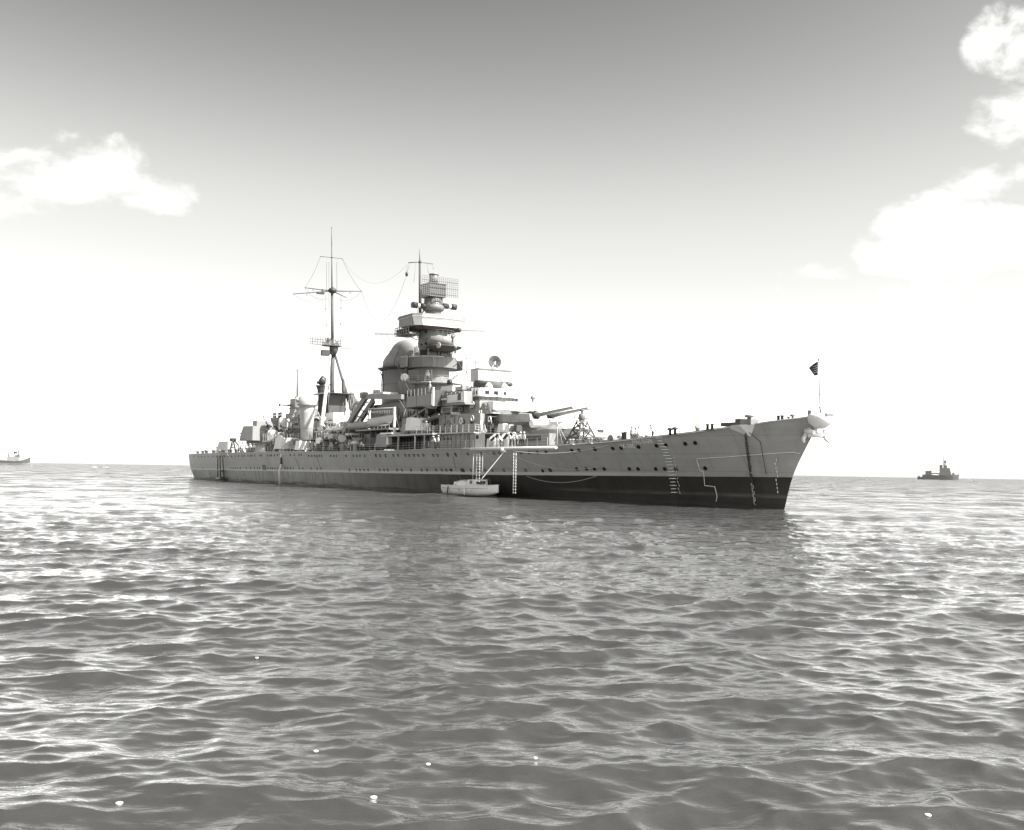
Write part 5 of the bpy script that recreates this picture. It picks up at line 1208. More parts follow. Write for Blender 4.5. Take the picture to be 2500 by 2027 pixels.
cd = q(751, 980, 6.3); zn = q(751, 993, 6.3).z; Rd = 1.95
s_px = (q(740, 980, 6.3) - cd).length / 11 # metres per px along u at that plane
Ddist = (SHIP @ cd - Vector((0, 0, CAM_H))).length; mpp = Ddist / 2500
Rd = 25 * mpp; rb = 19.5 * mpp
dome_director(cd.x, 6.3, zn, Rd, q(751, 1072, 6.3).z, rb, 'aft_director_base')
cd2 = q(873, 980, -6.3); mpp2 = (SHIP @ cd2 - Vector((0, 0, CAM_H))).length / 2500
dome_director(cd2.x, -6.3, q(873, 985, -6.3).z, 27 * mpp2, zdk(100), 19 * mpp2, 'port_director_base')

# ------------------------------------------------------------------ after superstructure
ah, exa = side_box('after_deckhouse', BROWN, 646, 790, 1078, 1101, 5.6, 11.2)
for i in range(20):
    x = exa[0] + 1 + i * (exa[1] - exa[0] - 2) / 19; P('bulkhead_stiffener', MB().box(x, x + .12, 5.6, 5.7, exa[2], exa[3] - .1), GREYD, ah)
sl, exs = side_box('after_deck_slab', LIGHT, 640, 760, 1073, 1076.5, 7.0, 14.0)
zS = exs[3]
a1_, ex8 = side_box('after_house', SOOT, 690, 733, 1047, 1073, 4.6, 9.2)
for i in range(8):
    x = ex8[0] + .8 + i * (ex8[1] - ex8[0] - 1.6) / 7; P('bulkhead_panel', MB().box(x, x + .5, 4.6, 4.66, ex8[2] + .1, ex8[3] - .3), GREYD, a1_)
side_box('after_control_house', GREY, 703, 732, 1028, 1047, 4.0, 8.0)
side_box('after_control_slit', DARK, 706, 735, 1021, 1029, 3.6, 7.2)
side_box('after_control_tower', GREY, 706, 734, 997, 1021, 2.8, 5.6)
side_box('after_tower_step', GREY, 697, 708, 1010, 1022, 2.6, 5)
rf2, ex9 = side_box('after_rangefinder', GREY, 708, 724, 973.5, 996, 1.4, 3.2)
P('rangefinder_drum', MB().lathe((ex9[0] - .2, 1.0, ex9[2]), [(.75, 0), (.75, ex9[3] - ex9[2] + .05), (.6, ex9[3] - ex9[2] + .1)], 16), WHITE, rf2)
P('rangefinder_base', MB().lathe(((ex9[0] + ex9[1]) / 2, 0, ex9[2] - .5), [(1.2, 0), (2.4, .45), (2.4, .5)], 20), GREYD, rf2)
e = qu(680, 988.5, ex9[1]); P('rangefinder_arm', MB().tube([Vector((ex9[1], 1.0, e.z)), e], .22, 8, r1=.16), GREYD, rf2)
P('rangefinder_eye', MB().tube([e.lerp(Vector((ex9[1], 1.0, e.z)), .02), e.lerp(Vector((ex9[1], 1, e.z)), .1)], .3, 8), DARK, rf2)
b = MB(); 
for i in range(5): y = 1.4 + i * .5; b.tube([(ex9[1] - .5, y, ex9[3] - .2), (ex9[1] - .5, y, ex9[3] + 1.0)], .035, 4)
b.tube([(ex9[1] - .5, 1.2, ex9[3] + .3), (ex9[1] - .5, 3.6, ex9[3] + .3)], .03, 4); b.tube([(ex9[1] - .5, 1.2, ex9[3] - .1), (ex9[1] - .5, 3.6, ex9[3] - .1)], .05, 4); P('small_radar_frame', b, LIGHT, rf2)
am0 = q(725.5, 968, 0.5); am1 = q(725.8, 904, .5); am2 = q(725.8, 890, .5); b = MB(); b.tube([am0, am1], .2, 8, r1=.14); b.tube([am1, am2], .07, 4); b.sphere(am1, .16, 6)
b.tube([qu(715, 904, am1.x), qu(752, 905.5, am1.x)], .06, 4); P('after_pole_mast', b, SOOT)
b = MB(); b.lathe(am0 - Vector((0, 0, .4)), [(.3, 0), (.6, .1), (.6, .35), (.15, .5)], 10); P('pole_mast_lamp', b, STEEL)
# radar grid and sights aft
b = MB(); gA = q(666, 1009, 3); gB = q(690, 1019, 3)
for s in (0, 1):
    for i in range(5):
        y = gA.x - i * .5 - s * 3.4; b.tube([(y, 3, gB.z), (y - .3, 3, gA.z)], .07, 4); b.tube([(y, 3, gA.z), (y - .3, 3, gB.z)], .07, 4)
b.tube([(gA.x, 3, gB.z), (gA.x - 6, 3, gB.z - .2)], .1, 5); P('gun_director_frame', b, DARK)
p = q(676, 1035, 3.0); b = MB(); b.lathe((p.x, 3, zS), [(.8, 0), (.7, gB.z - zS - 1.5), (1.3, gB.z - zS - .6), (1.35, gB.z - zS)], 14); P('after_director_pedestal', b, GREY)
p = q(683, 1030, 3.4); P('after_director_shield', MB().lathe((p.x - 2, 3.4, zS), [(.8, 0), (.9, gB.z - zS - .4), (.3, gB.z - zS)], 12), WHITE)
for (px, yt, v, rr_, m_) in ((652, 1036, 4, 1.5, GREY), (667, 1050, 5.0, 1.3, CANVAS), (674, 1043, 4.0, 1.6, LIGHT), (661, 1058, 5.5, .8, WHITE), (688, 1055, 5.4, .9, CANVAS), (646, 1052, 5.0, 1.0, GREYD), (694, 1046, 4.5, 1.0, DARK)):
    p = q(px, yt, v); b = MB(); h_ = max(1.0, p.z - zS); b.lathe((p.x, v, zS), [(rr_ * .9, 0), (rr_, h_ * .7), (rr_ * .8, h_ * .92), (rr_ * .3, h_)], 14); P('light_gun_tub', b, m_)
b = MB()
for i in range(8): p = q(653 + i * 5.5, 1040 + (i % 3) * 6, 4.5); b.tube([p, p + Vector((random.uniform(.3, 1.5), 0, random.uniform(.2, .8)))], .09, 5); b.sphere(p, .3, 8)
tag(P('light_gun_barrels', b, DARK), kind='stuff')
p = q(650, 1027, 3.5); b = MB(); b.tube([(p.x, 3.5, zS), (p.x, 3.5, p.z), (p.x + 1.6, 3.5, p.z + .4), (p.x + 1.8, 3.5, p.z + 1.1)], .14, 6); P('crane_hook_arm', b, DARK)
# turrets C and D trained aft
zC0 = q(640, 1074, 3.5).z; zC1 = q(640, 1034, 3.5).z; uC = q(640, 1055, 0).x
tC = P('after_gun_turret', MB().prism_side([(uC - 4.5, zC0), (uC - 4.5, zC0 + (zC1 - zC0) * .9), (uC + 2.5, zC1 - .2), (uC + 4.6, zC0 + 1.2), (uC + 4.9, zC0)], -3.6, 3.6), GREY)
P('barbette', MB().lathe((uC, 0, 5.8), [(3.4, 0), (3.4, zC0 - 5.8)], 24), GREYD, tC)
for s in (-1, 1): P('gun_barrel', MB().tube([(uC + 3, s * 1.1, zC0 + 1.5), (uC + 13.5, s * 1.1, q(614, 1055.6, 1.1 * s).z)], .28, 10, r1=.16), GREY, tC)
P('turret_roof_house', MB().box(uC - 3.5, uC - .5, -2.4, 2.4, zC1 - .3, zC1 + .9), GREY, tC)
uDt = uC + 19; zD1 = q(600, 1078, 3.5).z
tD = P('aftermost_gun_turret', MB().prism_side([(uDt - 4.8, 6.3), (uDt - 4.8, zD1 + .3), (uDt + 2.5, zD1 + .25), (uDt + 4.9, 7.3), (uDt + 5.0, 6.3)], -3.5, 3.5), LIGHT)
P('barbette', MB().lathe((uDt, 0, 5.6), [(3.3, 0), (3.3, .9)], 24), GREYD, tD)
for s in (-1, 1): P('gun_barrel', MB().tube([(uDt + 3.5, s * 1.1, 7.5), (uDt + 13.5, s * 1.1, 7.8)], .28, 10, r1=.16), GREY, tD)
# ensign staff and stern gear
sa = q(488, 1057, 0); sb_ = q(494, 1101, 0); b = MB(); b.tube([Vector((213, 0, 6.1)), sa], .07, 5, r1=.03); P('ensign_staff', b, STEEL)
fl2 = thing('flag', 'tattered dark ensign hanging from the staff at the stern', 'flag', tuple(sa))
b = MB(); b.loft([[Vector((0, 0, 0)), Vector((-1.2, .3, -.4))], [Vector((-.6, -.1, -1.6)), Vector((-1.9, .3, -1.8))], [Vector((-1.2, .1, -3.2)), Vector((-2.4, .3, -3.3))], [Vector((-1.9, 0, -4.3)), Vector((-2.6, .1, -4.2))]], cap=False, closed=False); b.build('cloth', FLAGM, fl2)
p = q(568.6, 1071, 5.0); b = MB()
ub = q(568.6, 1103, 5.0); 
for s, o_ in ((-3.0, 0), (2.5, 0), (0, 3.0)): b.tube([(p.x, 5, p.z), (p.x + s, 5 - o_, deckz(p.x))], .14, 5)
b.tube([(p.x - 1.6, 5, p.z - 2), (p.x + 1.4, 5, p.z - 2)], .1, 5); b.box(p.x - 1.2, p.x + 1.2, 4.6, 5.4, p.z - .6, p.z + .1); P('stern_tripod_derrick', b, SOOT)
for i in range(16):
    px = 478 + i * 6.2 + random.uniform(-2, 2); h_ = hit(px, 1112)
    if h_ is None: continue
    u = h_.x; v = max(.3, hv(u, zdk(u), zdk(u)) - random.uniform(.4, 1.6)); p = Vector((u, v, deckz(u))); b = MB()
    b.lathe(p, [(.3, 0), (.28, .5), (.45, .55), (.4, .8)], 8); P('mooring_bitt', b, random.choice((DARK, GREYD, STEEL)))
# stern gangway/dark davit hanging over the side
gx = hit(548, 1130); b = MB()
if gx:
    for du in (-1.0, 1.0, 2.6): b.tube([on_hull(gx.x + du, zdk(gx.x), .5), on_hull(gx.x + du * 1.6, .4, .9)], .12, 5)
    b.tube([on_hull(gx.x - 2, .5, 1.0), on_hull(gx.x + 4, .5, 1.0)], .35, 6); b.tube([on_hull(gx.x - 1, 2.2, .8), on_hull(gx.x + 2.6, 2.0, .8)], .15, 5)
    P('stern_side_ladder', b, DARK)
for (x0, y0, x1, y1) in ((582, 1115, 575, 1112), (578, 1112, 566, 1118)): pass
hull_line('mooring_line', [(560, 1110), (564, 1117), (570, 1122), (576, 1124)], .07, ROPE, .4)
# discharge of cooling water from the side, dark outlet above it
p0 = hit(689, 1117); p1_ = hit(684, 1176)
P('discharge_pipe', MB().tube([on_hull(p0.x, p0.z - .1, .15), on_hull(p0.x, p0.z - 1.2, .25)], .16, 6), DARK)
P('discharge_flap', MB().sphere(on_hull(p0.x, p0.z + .3, .1), .32, 8), WHITE)
P('discharge_stream', MB().tube([on_hull(p0.x, p0.z - 1.2, .3), on_hull(p0.x + .5, p0.z / 2, .6), on_hull(p0.x + .7, -.1, .9)], .12, 6, r1=.28), WHITE)
# rust runs: dark weeping pipes on the after side
for (x0, y0, x1, y1) in ((774, 1115, 783, 1140), (722, 1118, 732, 1142), (1107, 1115, 1116, 1150), (689, 1130, 700, 1144)):
    hull_line('weathered_pipe', [(x0, y0), ((x0 + x1) / 2, (y0 + y1) / 2), (x1, y1)], .035, GREYD, .02)

# ------------------------------------------------------------------ deck clutter between the after dome and the crane: boats, lockers, gratings, ventilators
st_ = [(0, LIGHT), (1, GREY), (2, GREYD), (3, CANVAS), (4, STEEL), (5, SOOT)]
names = ['deck_locker', 'ventilator', 'wire_reel', 'cowl_ventilator', 'deck_winch']
for i in range(74):
    px = random.uniform(772, 868); v = random.uniform(3.5, 9.3); py = 1099
    kind = random.choice(('box', 'vent', 'reel', 'cowl', 'capstan')); nm = {'box': 'deck_locker', 'vent': 'ventilator', 'reel': 'wire_reel', 'cowl': 'cowl_ventilator', 'capstan': 'deck_winch'}[kind]
    small(nm, px, py, v, kind, random.choices([s[1] for s in st_], (3, 3, 3, 3, 2, 2))[0], random.uniform(.9, 2.0))
for (xa, xf, yt, yb, v, wd, m_, nm) in ((767, 860, 1049, 1053, 6.5, 13, LIGHT, 'hangar_deck'), (770, 850, 1053, 1098, 3.5, 7, SOOT, 'hangar'), (776, 800, 1041, 1060, 5.5, 3, CANVAS, 'covered_boat_engine'), (795, 814, 1008, 1025, 4.5, 2, WHITE, 'white_locker'), (789, 816, 1028, 1034, 5.0, 3, CANVAS, 'canvas_roll'),
                                    (830, 849, 1029, 1041, 5.5, 2.4, LIGHT, 'aircraft_cradle'), (828, 842, 1074, 1089, 8.8, 1.6, WHITE, 'white_paint_locker'), (842, 856, 1058, 1063, 8.0, 1.6, WHITE, 'grating'), (862, 878, 1068, 1090, 8.0, 2.0, GREY, 'deck_store'), (848, 862, 1072, 1090, 7.6, 2, DARK, 'store_doorway'),
                                    (778, 795, 1058, 1074, 8.2, 2, GREYD, 'mess_locker'), (800, 812, 1060, 1072, 8.6, 1.5, LIGHT, 'potato_locker'), (889, 905, 1060, 1092, 6.9, 2, GREYD, 'ammunition_hoist'), (905, 916, 1068, 1092, 7.5, 1.5, BROWN, 'hose_locker'), (736, 748, 1029, 1036, 6, 2, DARK, 'smoke_float_rack')):
    side_box(nm, m_, xa, xf, yt, yb, v, wd)
b = MB()
for (y, v, xa, xf) in ((1049, 6.4, 768, 862), (1071, 8.4, 772, 850)):
    a, c = q(xa, y, v), q(xf, y, v); c.z = a.z; b.rail([a, c], 1.0, 1.3, .03)
P('guard_rail', b, LIGHT)
b = MB()
for i in range(60):
    p = q(random.uniform(775, 870), random.uniform(1020, 1090), random.uniform(5, 9)); d = Vector((random.uniform(-1.6, 1.6), random.uniform(-.6, .6), random.uniform(-1.4, 1.4))); b.tube([p, p + d], random.uniform(.03, .09), 4)
P('rigging_and_struts', b, LIGHT)
b = MB()
for i in range(16): p = q(random.uniform(838, 866), random.uniform(985, 1030), random.uniform(-2, 5)); b.tube([p, p + Vector((random.uniform(-.9, .9), 0, random.uniform(.8, 2.0)))], .06, 4)
P('catapult_framework', b, GREYD)
# catapult
a, c = q(818, 1036, 5.2), q(868, 1030, -2.0); P('catapult_beam', MB().tube([a, c], .2, 4, False), GREY)
p = q(842, 1035, 3); P('catapult_pedestal', MB().lathe((p.x, 3, zdk(100)), [(1.4, 0), (1.2, 2.4), (1.6, 2.8), (1.6, 3.4)], 18), LIGHT)

def gear(n, x0, x1, y0, y1, v, dark=.4, rnd=random.Random(3)):
    for i in range(n):
        p = q(rnd.uniform(x0, x1), rnd.uniform(y0, y1), v); k = rnd.random(); m_ = DARK if rnd.random() < dark * .5 else rnd.choice((SOOT, GREYD, STEEL, LIGHT, GREY)); s_ = rnd.uniform(.15, .45)
        if k < .25: P('wall_locker', MB().box(p.x - s_, p.x + s_, v, v + .25, p.z - s_ * .8, p.z + s_ * .8), m_)
        elif k < .45: P('wall_pipe', MB().tube([p, p + Vector((0, .05, rnd.uniform(.6, 1.8)))], .06, 5), m_)
        elif k < .6: P('wall_opening', MB().lathe(p, [(.22, 0), (.22, .05)], 8, axis=(0, 1, 0)), BLACK)
        elif k < .75: P('life_ring', MB().tube([p + Vector((.35 * math.cos(t), .1, .35 * math.sin(t))) for t in [math.pi * j / 6 for j in range(13)]], .08, 5), rnd.choice((WHITE, LIGHT)))
        elif k < .88: P('deck_strut', MB().tube([p, p + Vector((rnd.uniform(-.8, .8), .3, rnd.uniform(-1, 1)))], .05, 4), m_)
        else: P('hose_reel', MB().lathe(p, [(.3, 0), (.3, .1), (.15, .12), (.15, .3), (.3, .32), (.3, .4)], 10, axis=(0, 1, 0)), m_)
for a in ((16, 1092, 1165, 986, 1010, 5.3), (14, 1062, 1148, 954, 984, 4.7), (16, 1005, 1085, 994, 1012, 5.1), (18, 910, 985, 988, 1044, 4.4), (22, 866, 1000, 1050, 1092, 5.6), (14, 692, 732, 1046, 1072, 4.8), (12, 705, 732, 1000, 1044, 4.1),
          (16, 648, 700, 1050, 1074, 6.0), (26, 650, 760, 1080, 1100, 8.4), (26, 772, 862, 1030, 1072, 6.6), (22, 778, 900, 1072, 1098, 9.0), (10, 1058, 1165, 1018, 1055, 7.25), (12, 1010, 1050, 1000, 1040, 7.5), (10, 1180, 1210, 1005, 1050, 5.0)): gear(*a)
b = MB()
for (x, y, x2, y2, v) in ((914 + 30, 816, 990, 940, 5), (930, 816, 1000, 955, 5), (1030, 700, 1018, 770, 2), (1160, 808, 1150, 900, -2), (1175, 808, 1165, 905, -2), (1040, 905, 1040, 940, 3.5), (1054, 903, 1054, 940, 3.3), (890, 958, 848, 1055, 8), (827, 870, 880, 960, -1), (700, 905, 690, 1040, 1), (752, 906, 742, 960, 2)):
    b.tube([q(x, y, v), q(x2, y2, v)], .03, 4)
P('signal_halyards', b, STEEL)
for (u_, v_, z_, r_2) in ((uT - .4, 0, zh1 + .02, 3.0), (uT - 2.7, 0, zq1, 2.1)):
    P('guard_rail', MB().rail([(u_ + r_2 * math.cos(t), v_ + r_2 * math.sin(t), z_) for t in [2 * math.pi * i / 16 for i in range(17)]], .95, 1.2, .03), STEEL)
P('guard_rail', MB().rail([(us_f - .2, 4.5, zsl1 + .3), (us_a, 4.7, zsl1 + .3)], .9, .8, .03), LIGHT)
P('guard_rail', MB().rail([(exs[0] + .3, 6.9, zS), (exs[1] - .3, 6.9, zS)], 1.0, 1.6, .03), LIGHT)
P('guard_rail', MB().rail([(e7[0] + .2, 8.1, e7[3]), (e7[1], 8.1, e7[3])], 1.0, 1.4, .028), LIGHT)
# ------------------------------------------------------------------ boat boom, ladders and lines on the starboard side
bo = thing('boat_boom', 'long white boat boom stowed level along the cruiser side above the launch', 'boom', tuple(q(1358, 1093, 10.9)))
A0 = q(1149, 1096, 10.9); A1 = q(1358, 1093, 10.9)
b = MB(); b.tube([A0 - A1, (A0 - A1) * .5, Vector((0, 0, 0))], .16, 10); b.build('spar', WHITE, bo)
b = MB(); c = A0.lerp(A1, .42) - A1; b.sphere(c + Vector((0, .15, -.2)), .28, 10); b.tube([c + Vector((.5, .1, -.1)), c + Vector((-.6, .15, -.35))], .14, 6); b.build('boom_fitting', WHITE, bo)
def rope(label, pts, sag, r=.03, k=20, m_=ROPE):
    p = [Vector(x) for x in pts]; o = MB(); a, c = p[0], p[-1]
    L = [a.lerp(c, i / k) - Vector((0, 0, sag * 4 * (i / k) * (1 - i / k))) for i in range(k + 1)]
    ob = o.tube([x - a for x in L], r, 5).build('rope', m_); ob.matrix_world = SHIP @ Matrix.Translation(a); tag(ob, label, 'rope'); return ob
rope('taut pale rope from the launch cabin roof up to the boat boom', [q(1175, 1171, 13.8), q(1233, 1100, 11.0)], .0, .05)
rope('slack pale line from the boom running forward along the hull to the deck edge', [q(1253, 1101, 10.6), on_hull(q(1460, 1086, 7.8).x, q(1460, 1086, 7.8).z, .1)], .55, .03)
h_a, h_b = hit(1262, 1112), hit(1445, 1140)
rope('long slack line hanging low across the grey topsides forward of the rope ladder', [on_hull(h_a.x, h_a.z, .4), on_hull(h_b.x - 1.5, h_b.z, .3)], .85, .025)
h_a, h_b = hit(1292, 1163), hit(1462, 1162.5)
rope('slack painting line drooping over the black waterline band', [on_hull(h_a.x, h_a.z, .35), on_hull(h_b.x, h_b.z, .3)], .75, .025)
h_a, h_b = hit(1183, 1102), hit(1213, 1122)
rope('short slanting line beside the hanging ladders under the boom', [on_hull(h_a.x, h_a.z, .35), on_hull(h_b.x, h_b.z, .3)], .05, .025)
def rope_ladder(label, px, y0, y1, v, wid, m_=WHITE, extra=0):
    a = q(px, y0, v); c = q(px, y1, v); o = thing('rope_ladder', label, 'rope ladder', tuple(c)); L = a.z - c.z; n = int(L / .34)
    s = MB(); s.tube([(-wid / 2, 0, 0), (-wid / 2, 0, L)], .028, 4); s.tube([(wid / 2, 0, 0), (wid / 2, 0, L)], .028, 4)
    for k in range(extra): s.tube([(wid / 2 + .9 + k * .7, 0, 0), (wid / 2 + .8 + k * .7, 0, L)], .022, 4); s.tube([(-wid / 2 - .7, 0, 0), (-wid / 2 - .7, 0, L)], .022, 4)
    s.build('side_rope', m_, o)
    for i in range(n): MB().box(-wid / 2 - .08, wid / 2 + .08, -.05, .05, i * L / n + .1, i * L / n + .15).build('rung', m_, o)
rope_ladder('long rope ladder with flat white steps reaching the water forward of the launch', 1255.5, 1106, 1206, 10.55, .50, extra=0)
rope_ladder('rope ladder hanging from the boom down to the launch', 1166.5, 1106, 1178, 11.2, .75, extra=1)
p = q(1165, 1150, 11.2)

# ------------------------------------------------------------------ launch alongside
la = qz(1097, 1206, 0.0); lf = qz(1217, 1215, 0.0); dL = (lf - la); LL = dL.length; ang = math.atan2(-dL.y, -dL.x)
lau = thing('motor_launch', 'white cabin motor launch lying alongside the black waterline band beneath the rope ladders', 'boat', (lf.x, lf.y, -.25), ang)
ho, dk, gw = boat_hull(LL, 3.0, 1.75, BWHITE, lau, sheer=.55, transom=.82, rake=-.0); dk.build('deck', BWHITE, lau); gw.build('gunwale', WHITE, lau)
MB().tube([(LL * .03 + LL * .94 * i / 10, 1.47 * math.sin(min(1, (i / 10) / .5) * math.pi / 2) ** .8 + .03 if i else .05, .42) for i in range(11)], .12, 6).build('waterline_band', DARK, lau)
MB().tube([(LL * .03 + LL * .94 * i / 10, 1.50 * math.sin(min(1, (i / 10) / .5) * math.pi / 2) ** .8 + .02 if i else .05, 1.45 + .3 * (1 - i / 10) ** 2) for i in range(11)], .035, 5).build('rubbing_strake', LIGHT, lau)
c1 = MB(); c1.prism_side([(LL * .33, 1.7), (LL * .35, 3.05), (LL * .47, 2.95), (LL * .52, 1.7)], -.95, .95); wc = c1.build('wheelhouse', WHITE, lau)
MB().box(LL * .375, LL * .42, .95, .98, 2.3, 2.85).build('window', DARK, wc); MB().box(LL * .335, LL * .35, -.6, .6, 2.3, 2.8).build('window', DARK, wc)
c1 = MB(); c1.prism_side([(LL * .50, 1.6), (LL * .50, 2.65), (LL * .74, 2.55), (LL * .76, 1.6)], -1.0, 1.0); ac = c1.build('after_cabin', BWHITE, lau)
c1 = MB(); c1.lathe((LL * .67, 0, 2.45), [(1.35, 0), (1.2, .18), (.6, .4), (.1, .46)], 16, sy=.82); c1.build('canvas_top', CANVAS, lau)
MB().lathe((LL * .70, 1.0, 2.05), [(.13, 0), (.13, .04)], 10, axis=(0, 1, 0)).build('porthole', DARK, ac)
for x in (.30, .45, .55): MB().lathe((LL * x, 1.47, 1.25), [(.09, -.02), (.09, .06)], 8, axis=(0, 1, 0)).build('hull_port', DARK, lau)
r_ = MB(); r_.rail([(LL * .12, .7, 1.95), (LL * .26, .95, 1.85)], .6, .8, .02, 1); r_.tube([(LL * .14, 0, 2), (LL * .18, 0, 3.3)], .03, 4); r_.tube([(LL * .18, 0, 3.3), (LL * .23, 0, 3.2), (LL * .21, 0, 1.9)], .03, 4); r_.build('bow_rail', STEEL, lau)
MB().box(LL * .27, LL * .33, -.5, .5, 1.8, 2.1).build('fore_hatch', BWHITE, lau)
MB().tube([(LL * .44, 1.5, 1.9), (LL * .43, 1.6, 1.0), (LL * .42, 1.58, .5)], .12, 6).build('fender', WHITE, lau)
MB().tube([(LL * .80, 1.48, 1.7), (LL * .80, 1.56, .6)], .10, 6).build('fender', STEEL, lau)

lau.scale = (1, 1, .76)
# ------------------------------------------------------------------ people
def person_mesh(pose):
    J = {'pel': (0, 0, .93), 'spi': (0, 0, 1.2), 'che': (0, 0, 1.40), 'nek': (0, 0, 1.52), 'hed': (0, 0, 1.62), 'top': (0, 0, 1.74)}
    for s, n in ((1, 'l'), (-1, 'r')):
        J['sh' + n] = (0, .18 * s, 1.42); J['hp' + n] = (0, .10 * s, .90); J['kn' + n] = (0, .11 * s, .50); J['an' + n] = (.02, .12 * s, .09); J['to' + n] = (-.17, .13 * s, .04)
        J['el' + n] = (.02, .27 * s, 1.15); J['wr' + n] = (-.05, .28 * s, .90); J['ha' + n] = (-.08, .28 * s, .80)
    if pose == 1:    # leaning forward on a rail
        for k in ('spi', 'che', 'nek', 'hed', 'top', 'shl', 'shr'):
            x, y, z = J[k]; h = z - .93; J[k] = (x - h * .42, y, .93 + h * .90)
        for s, n in ((1, 'l'), (-1, 'r')): J['el' + n] = (-.33, .28 * s, 1.12); J['wr' + n] = (-.50, .16 * s, 1.08); J['ha' + n] = (-.58, .12 * s, 1.07)
        J['knr'] = (-.1, -.11, .52)
    if pose == 2:    # striding, one arm raised
        J['knl'] = (-.16, .11, .52); J['anl'] = (-.22, .12, .09); J['tol'] = (-.41, .13, .04); J['knr'] = (.08, -.11, .50); J['anr'] = (.28, -.12, .12); J['tor'] = (.12, -.13, .04)
        J['ell'] = (-.12, .3, 1.3); J['wrl'] = (-.30, .22, 1.48); J['hal'] = (-.36, .2, 1.56); J['elr'] = (.12, -.28, 1.18); J['wrr'] = (-.02, -.3, .98); J['har'] = (-.08, -.3, .9)
    rad = {'pel': .155, 'spi': .135, 'che': .165, 'nek': .06, 'hed': .10, 'top': .075, 'sh': .075, 'hp': .10, 'kn': .068, 'an': .045, 'to': .04, 'el': .048, 'wr': .034, 'ha': .042}
    E_ = [('pel', 'spi'), ('spi', 'che'), ('che', 'nek'), ('nek', 'hed'), ('hed', 'top')]
    for n in 'lr': E_ += [('che', 'sh' + n), ('sh' + n, 'el' + n), ('el' + n, 'wr' + n), ('wr' + n, 'ha' + n), ('pel', 'hp' + n), ('hp' + n, 'kn' + n), ('kn' + n, 'an' + n), ('an' + n, 'to' + n)]
    ks = list(J); me = bpy.data.meshes.new('p'); me.from_pydata([J[k] for k in ks], [(ks.index(a), ks.index(c)) for a, c in E_], [])
    o = bpy.data.objects.new('p', me); COL.objects.link(o); md = o.modifiers.new('s', 'SKIN')
    sv = me.skin_vertices[0].data
    for i, k in enumerate(ks):
        r = rad.get(k) or rad[k[:2]]; sv[i].radius = (r, r * (1.25 if k in ('che', 'pel', 'spi') else 1)) ; sv[i].use_root = (k == 'pel')
    sb = o.modifiers.new('b', 'SUBSURF'); sb.levels = 1; sb.render_levels = 1
    dg = bpy.context.evaluated_depsgraph_get(); m2 = bpy.data.meshes.new_from_object(o.evaluated_get(dg)); bpy.data.objects.remove(o)
    m2.name = 'body'; m2.materials.clear()
    for mt in (SKIN, SHIRT, DENIM, HAIR): m2.materials.append(mt)
    hx, hy, hz_ = J['hed']
    for f in m2.polygons:
        c = f.center; f.use_smooth = True
        if c.z > J['nek'][2] - .01 and (c - Vector(J['hed'])).length < .24: f.material_index = 0
        elif c.z < .12: f.material_index = 3
        elif c.z < .98 and abs(c.y) < .25: f.material_index = 2
        elif min((c - Vector(J['wrl'])).length, (c - Vector(J['wrr'])).length, (c - Vector(J['hal'])).length, (c - Vector(J['har'])).length) < .16: f.material_index = 0
        else: f.material_index = 1
    return m2, Vector(J['top'])
PM = [person_mesh(i) for i in range(3)]
hatm = MB(); hatm.lathe((0, 0, -.03), [(.115, 0), (.125, .05), (.14, .09), (.11, .10), (.10, .13), (.02, .15)], 14); hat0 = None
def person(label, u, v, z, rotz, pose, hat=True, shirtless=False):
    global hat0
    t = thing('person', label, 'person', (u, v, z), rotz, 'sailors on the cruiser deck')
    bo_ = bpy.data.objects.new('body', PM[pose][0]); COL.objects.link(bo_); bo_.parent = t
    if hat:
        if hat0 is None: ho_ = hatm.build('hat', WHITE, t); hat0 = ho_.data
        else: ho_ = bpy.data.objects.new('hat', hat0); COL.objects.link(ho_); ho_.parent = t
        ho_.location = PM[pose][1] + Vector((0, 0, -.02))
    else:
        hr = MB().sphere(PM[pose][1] + Vector((.015, 0, -.03)), .105, 10, .8).build('hair', HAIR, t)
    return t
def pdeck(px, v, label, rot, pose, hat=True):
    p = q(px, 1090, v); u = p.x; vv = v
    return person(label, u, vv, deckz(u), rot, pose, hat)
ST = R_(-90)  # facing starboard (rotate -x to +y)
pdeck(1222, 9.35, 'sailor in white hat at the rail, leftmost of the group beside the forward turret', ST, 1)
pdeck(1246, 9.3, 'sailor in white shirt leaning on the rail, second from left in the forward group', ST + .3, 1)
pdeck(1254, 9.0, 'sailor standing between leaning men in the forward group at the rail', ST - .4, 0)
pdeck(1262, 8.9, 'sailor bending over the rail, at the middle of the forward group', ST + .1, 1)
pdeck(1271, 8.7, 'sailor with raised arm near the right end of the forward group', ST + .8, 2)
pdeck(1279, 8.5, 'rightmost sailor of the forward group, beside the low deck house windows', ST, 0)
pdeck(1063, 10.0, 'sailor leaning outboard on the rail below the gun platform, left of a pair', ST, 1)
pdeck(1070, 10.0, 'sailor in white beside the pole, right of a pair below the gun platform', ST - .5, 2)
pdeck(886, 9.6, 'bareheaded sailor stooping at the rail under the lifeboat davits', ST, 1, False)
person('sailor in white standing behind the left edge of the twin gun shield on the platform', gp.x + 3.0, 8.6, zP, ST, 0)
person('sailor in white beside the right edge of the twin gun shield', gp.x - 3.0, 8.6, zP, ST + .4, 1)
person('sailor crouched on the gun platform under the davit post', dvx - 4.5, 9.2, zP, ST + 1.0, 1, False)
p = q(878, 1064, 7.8); person('sailor in white shirt standing on the boat deck by the crane leg', p.x, 7.8, e7[3], ST, 0)
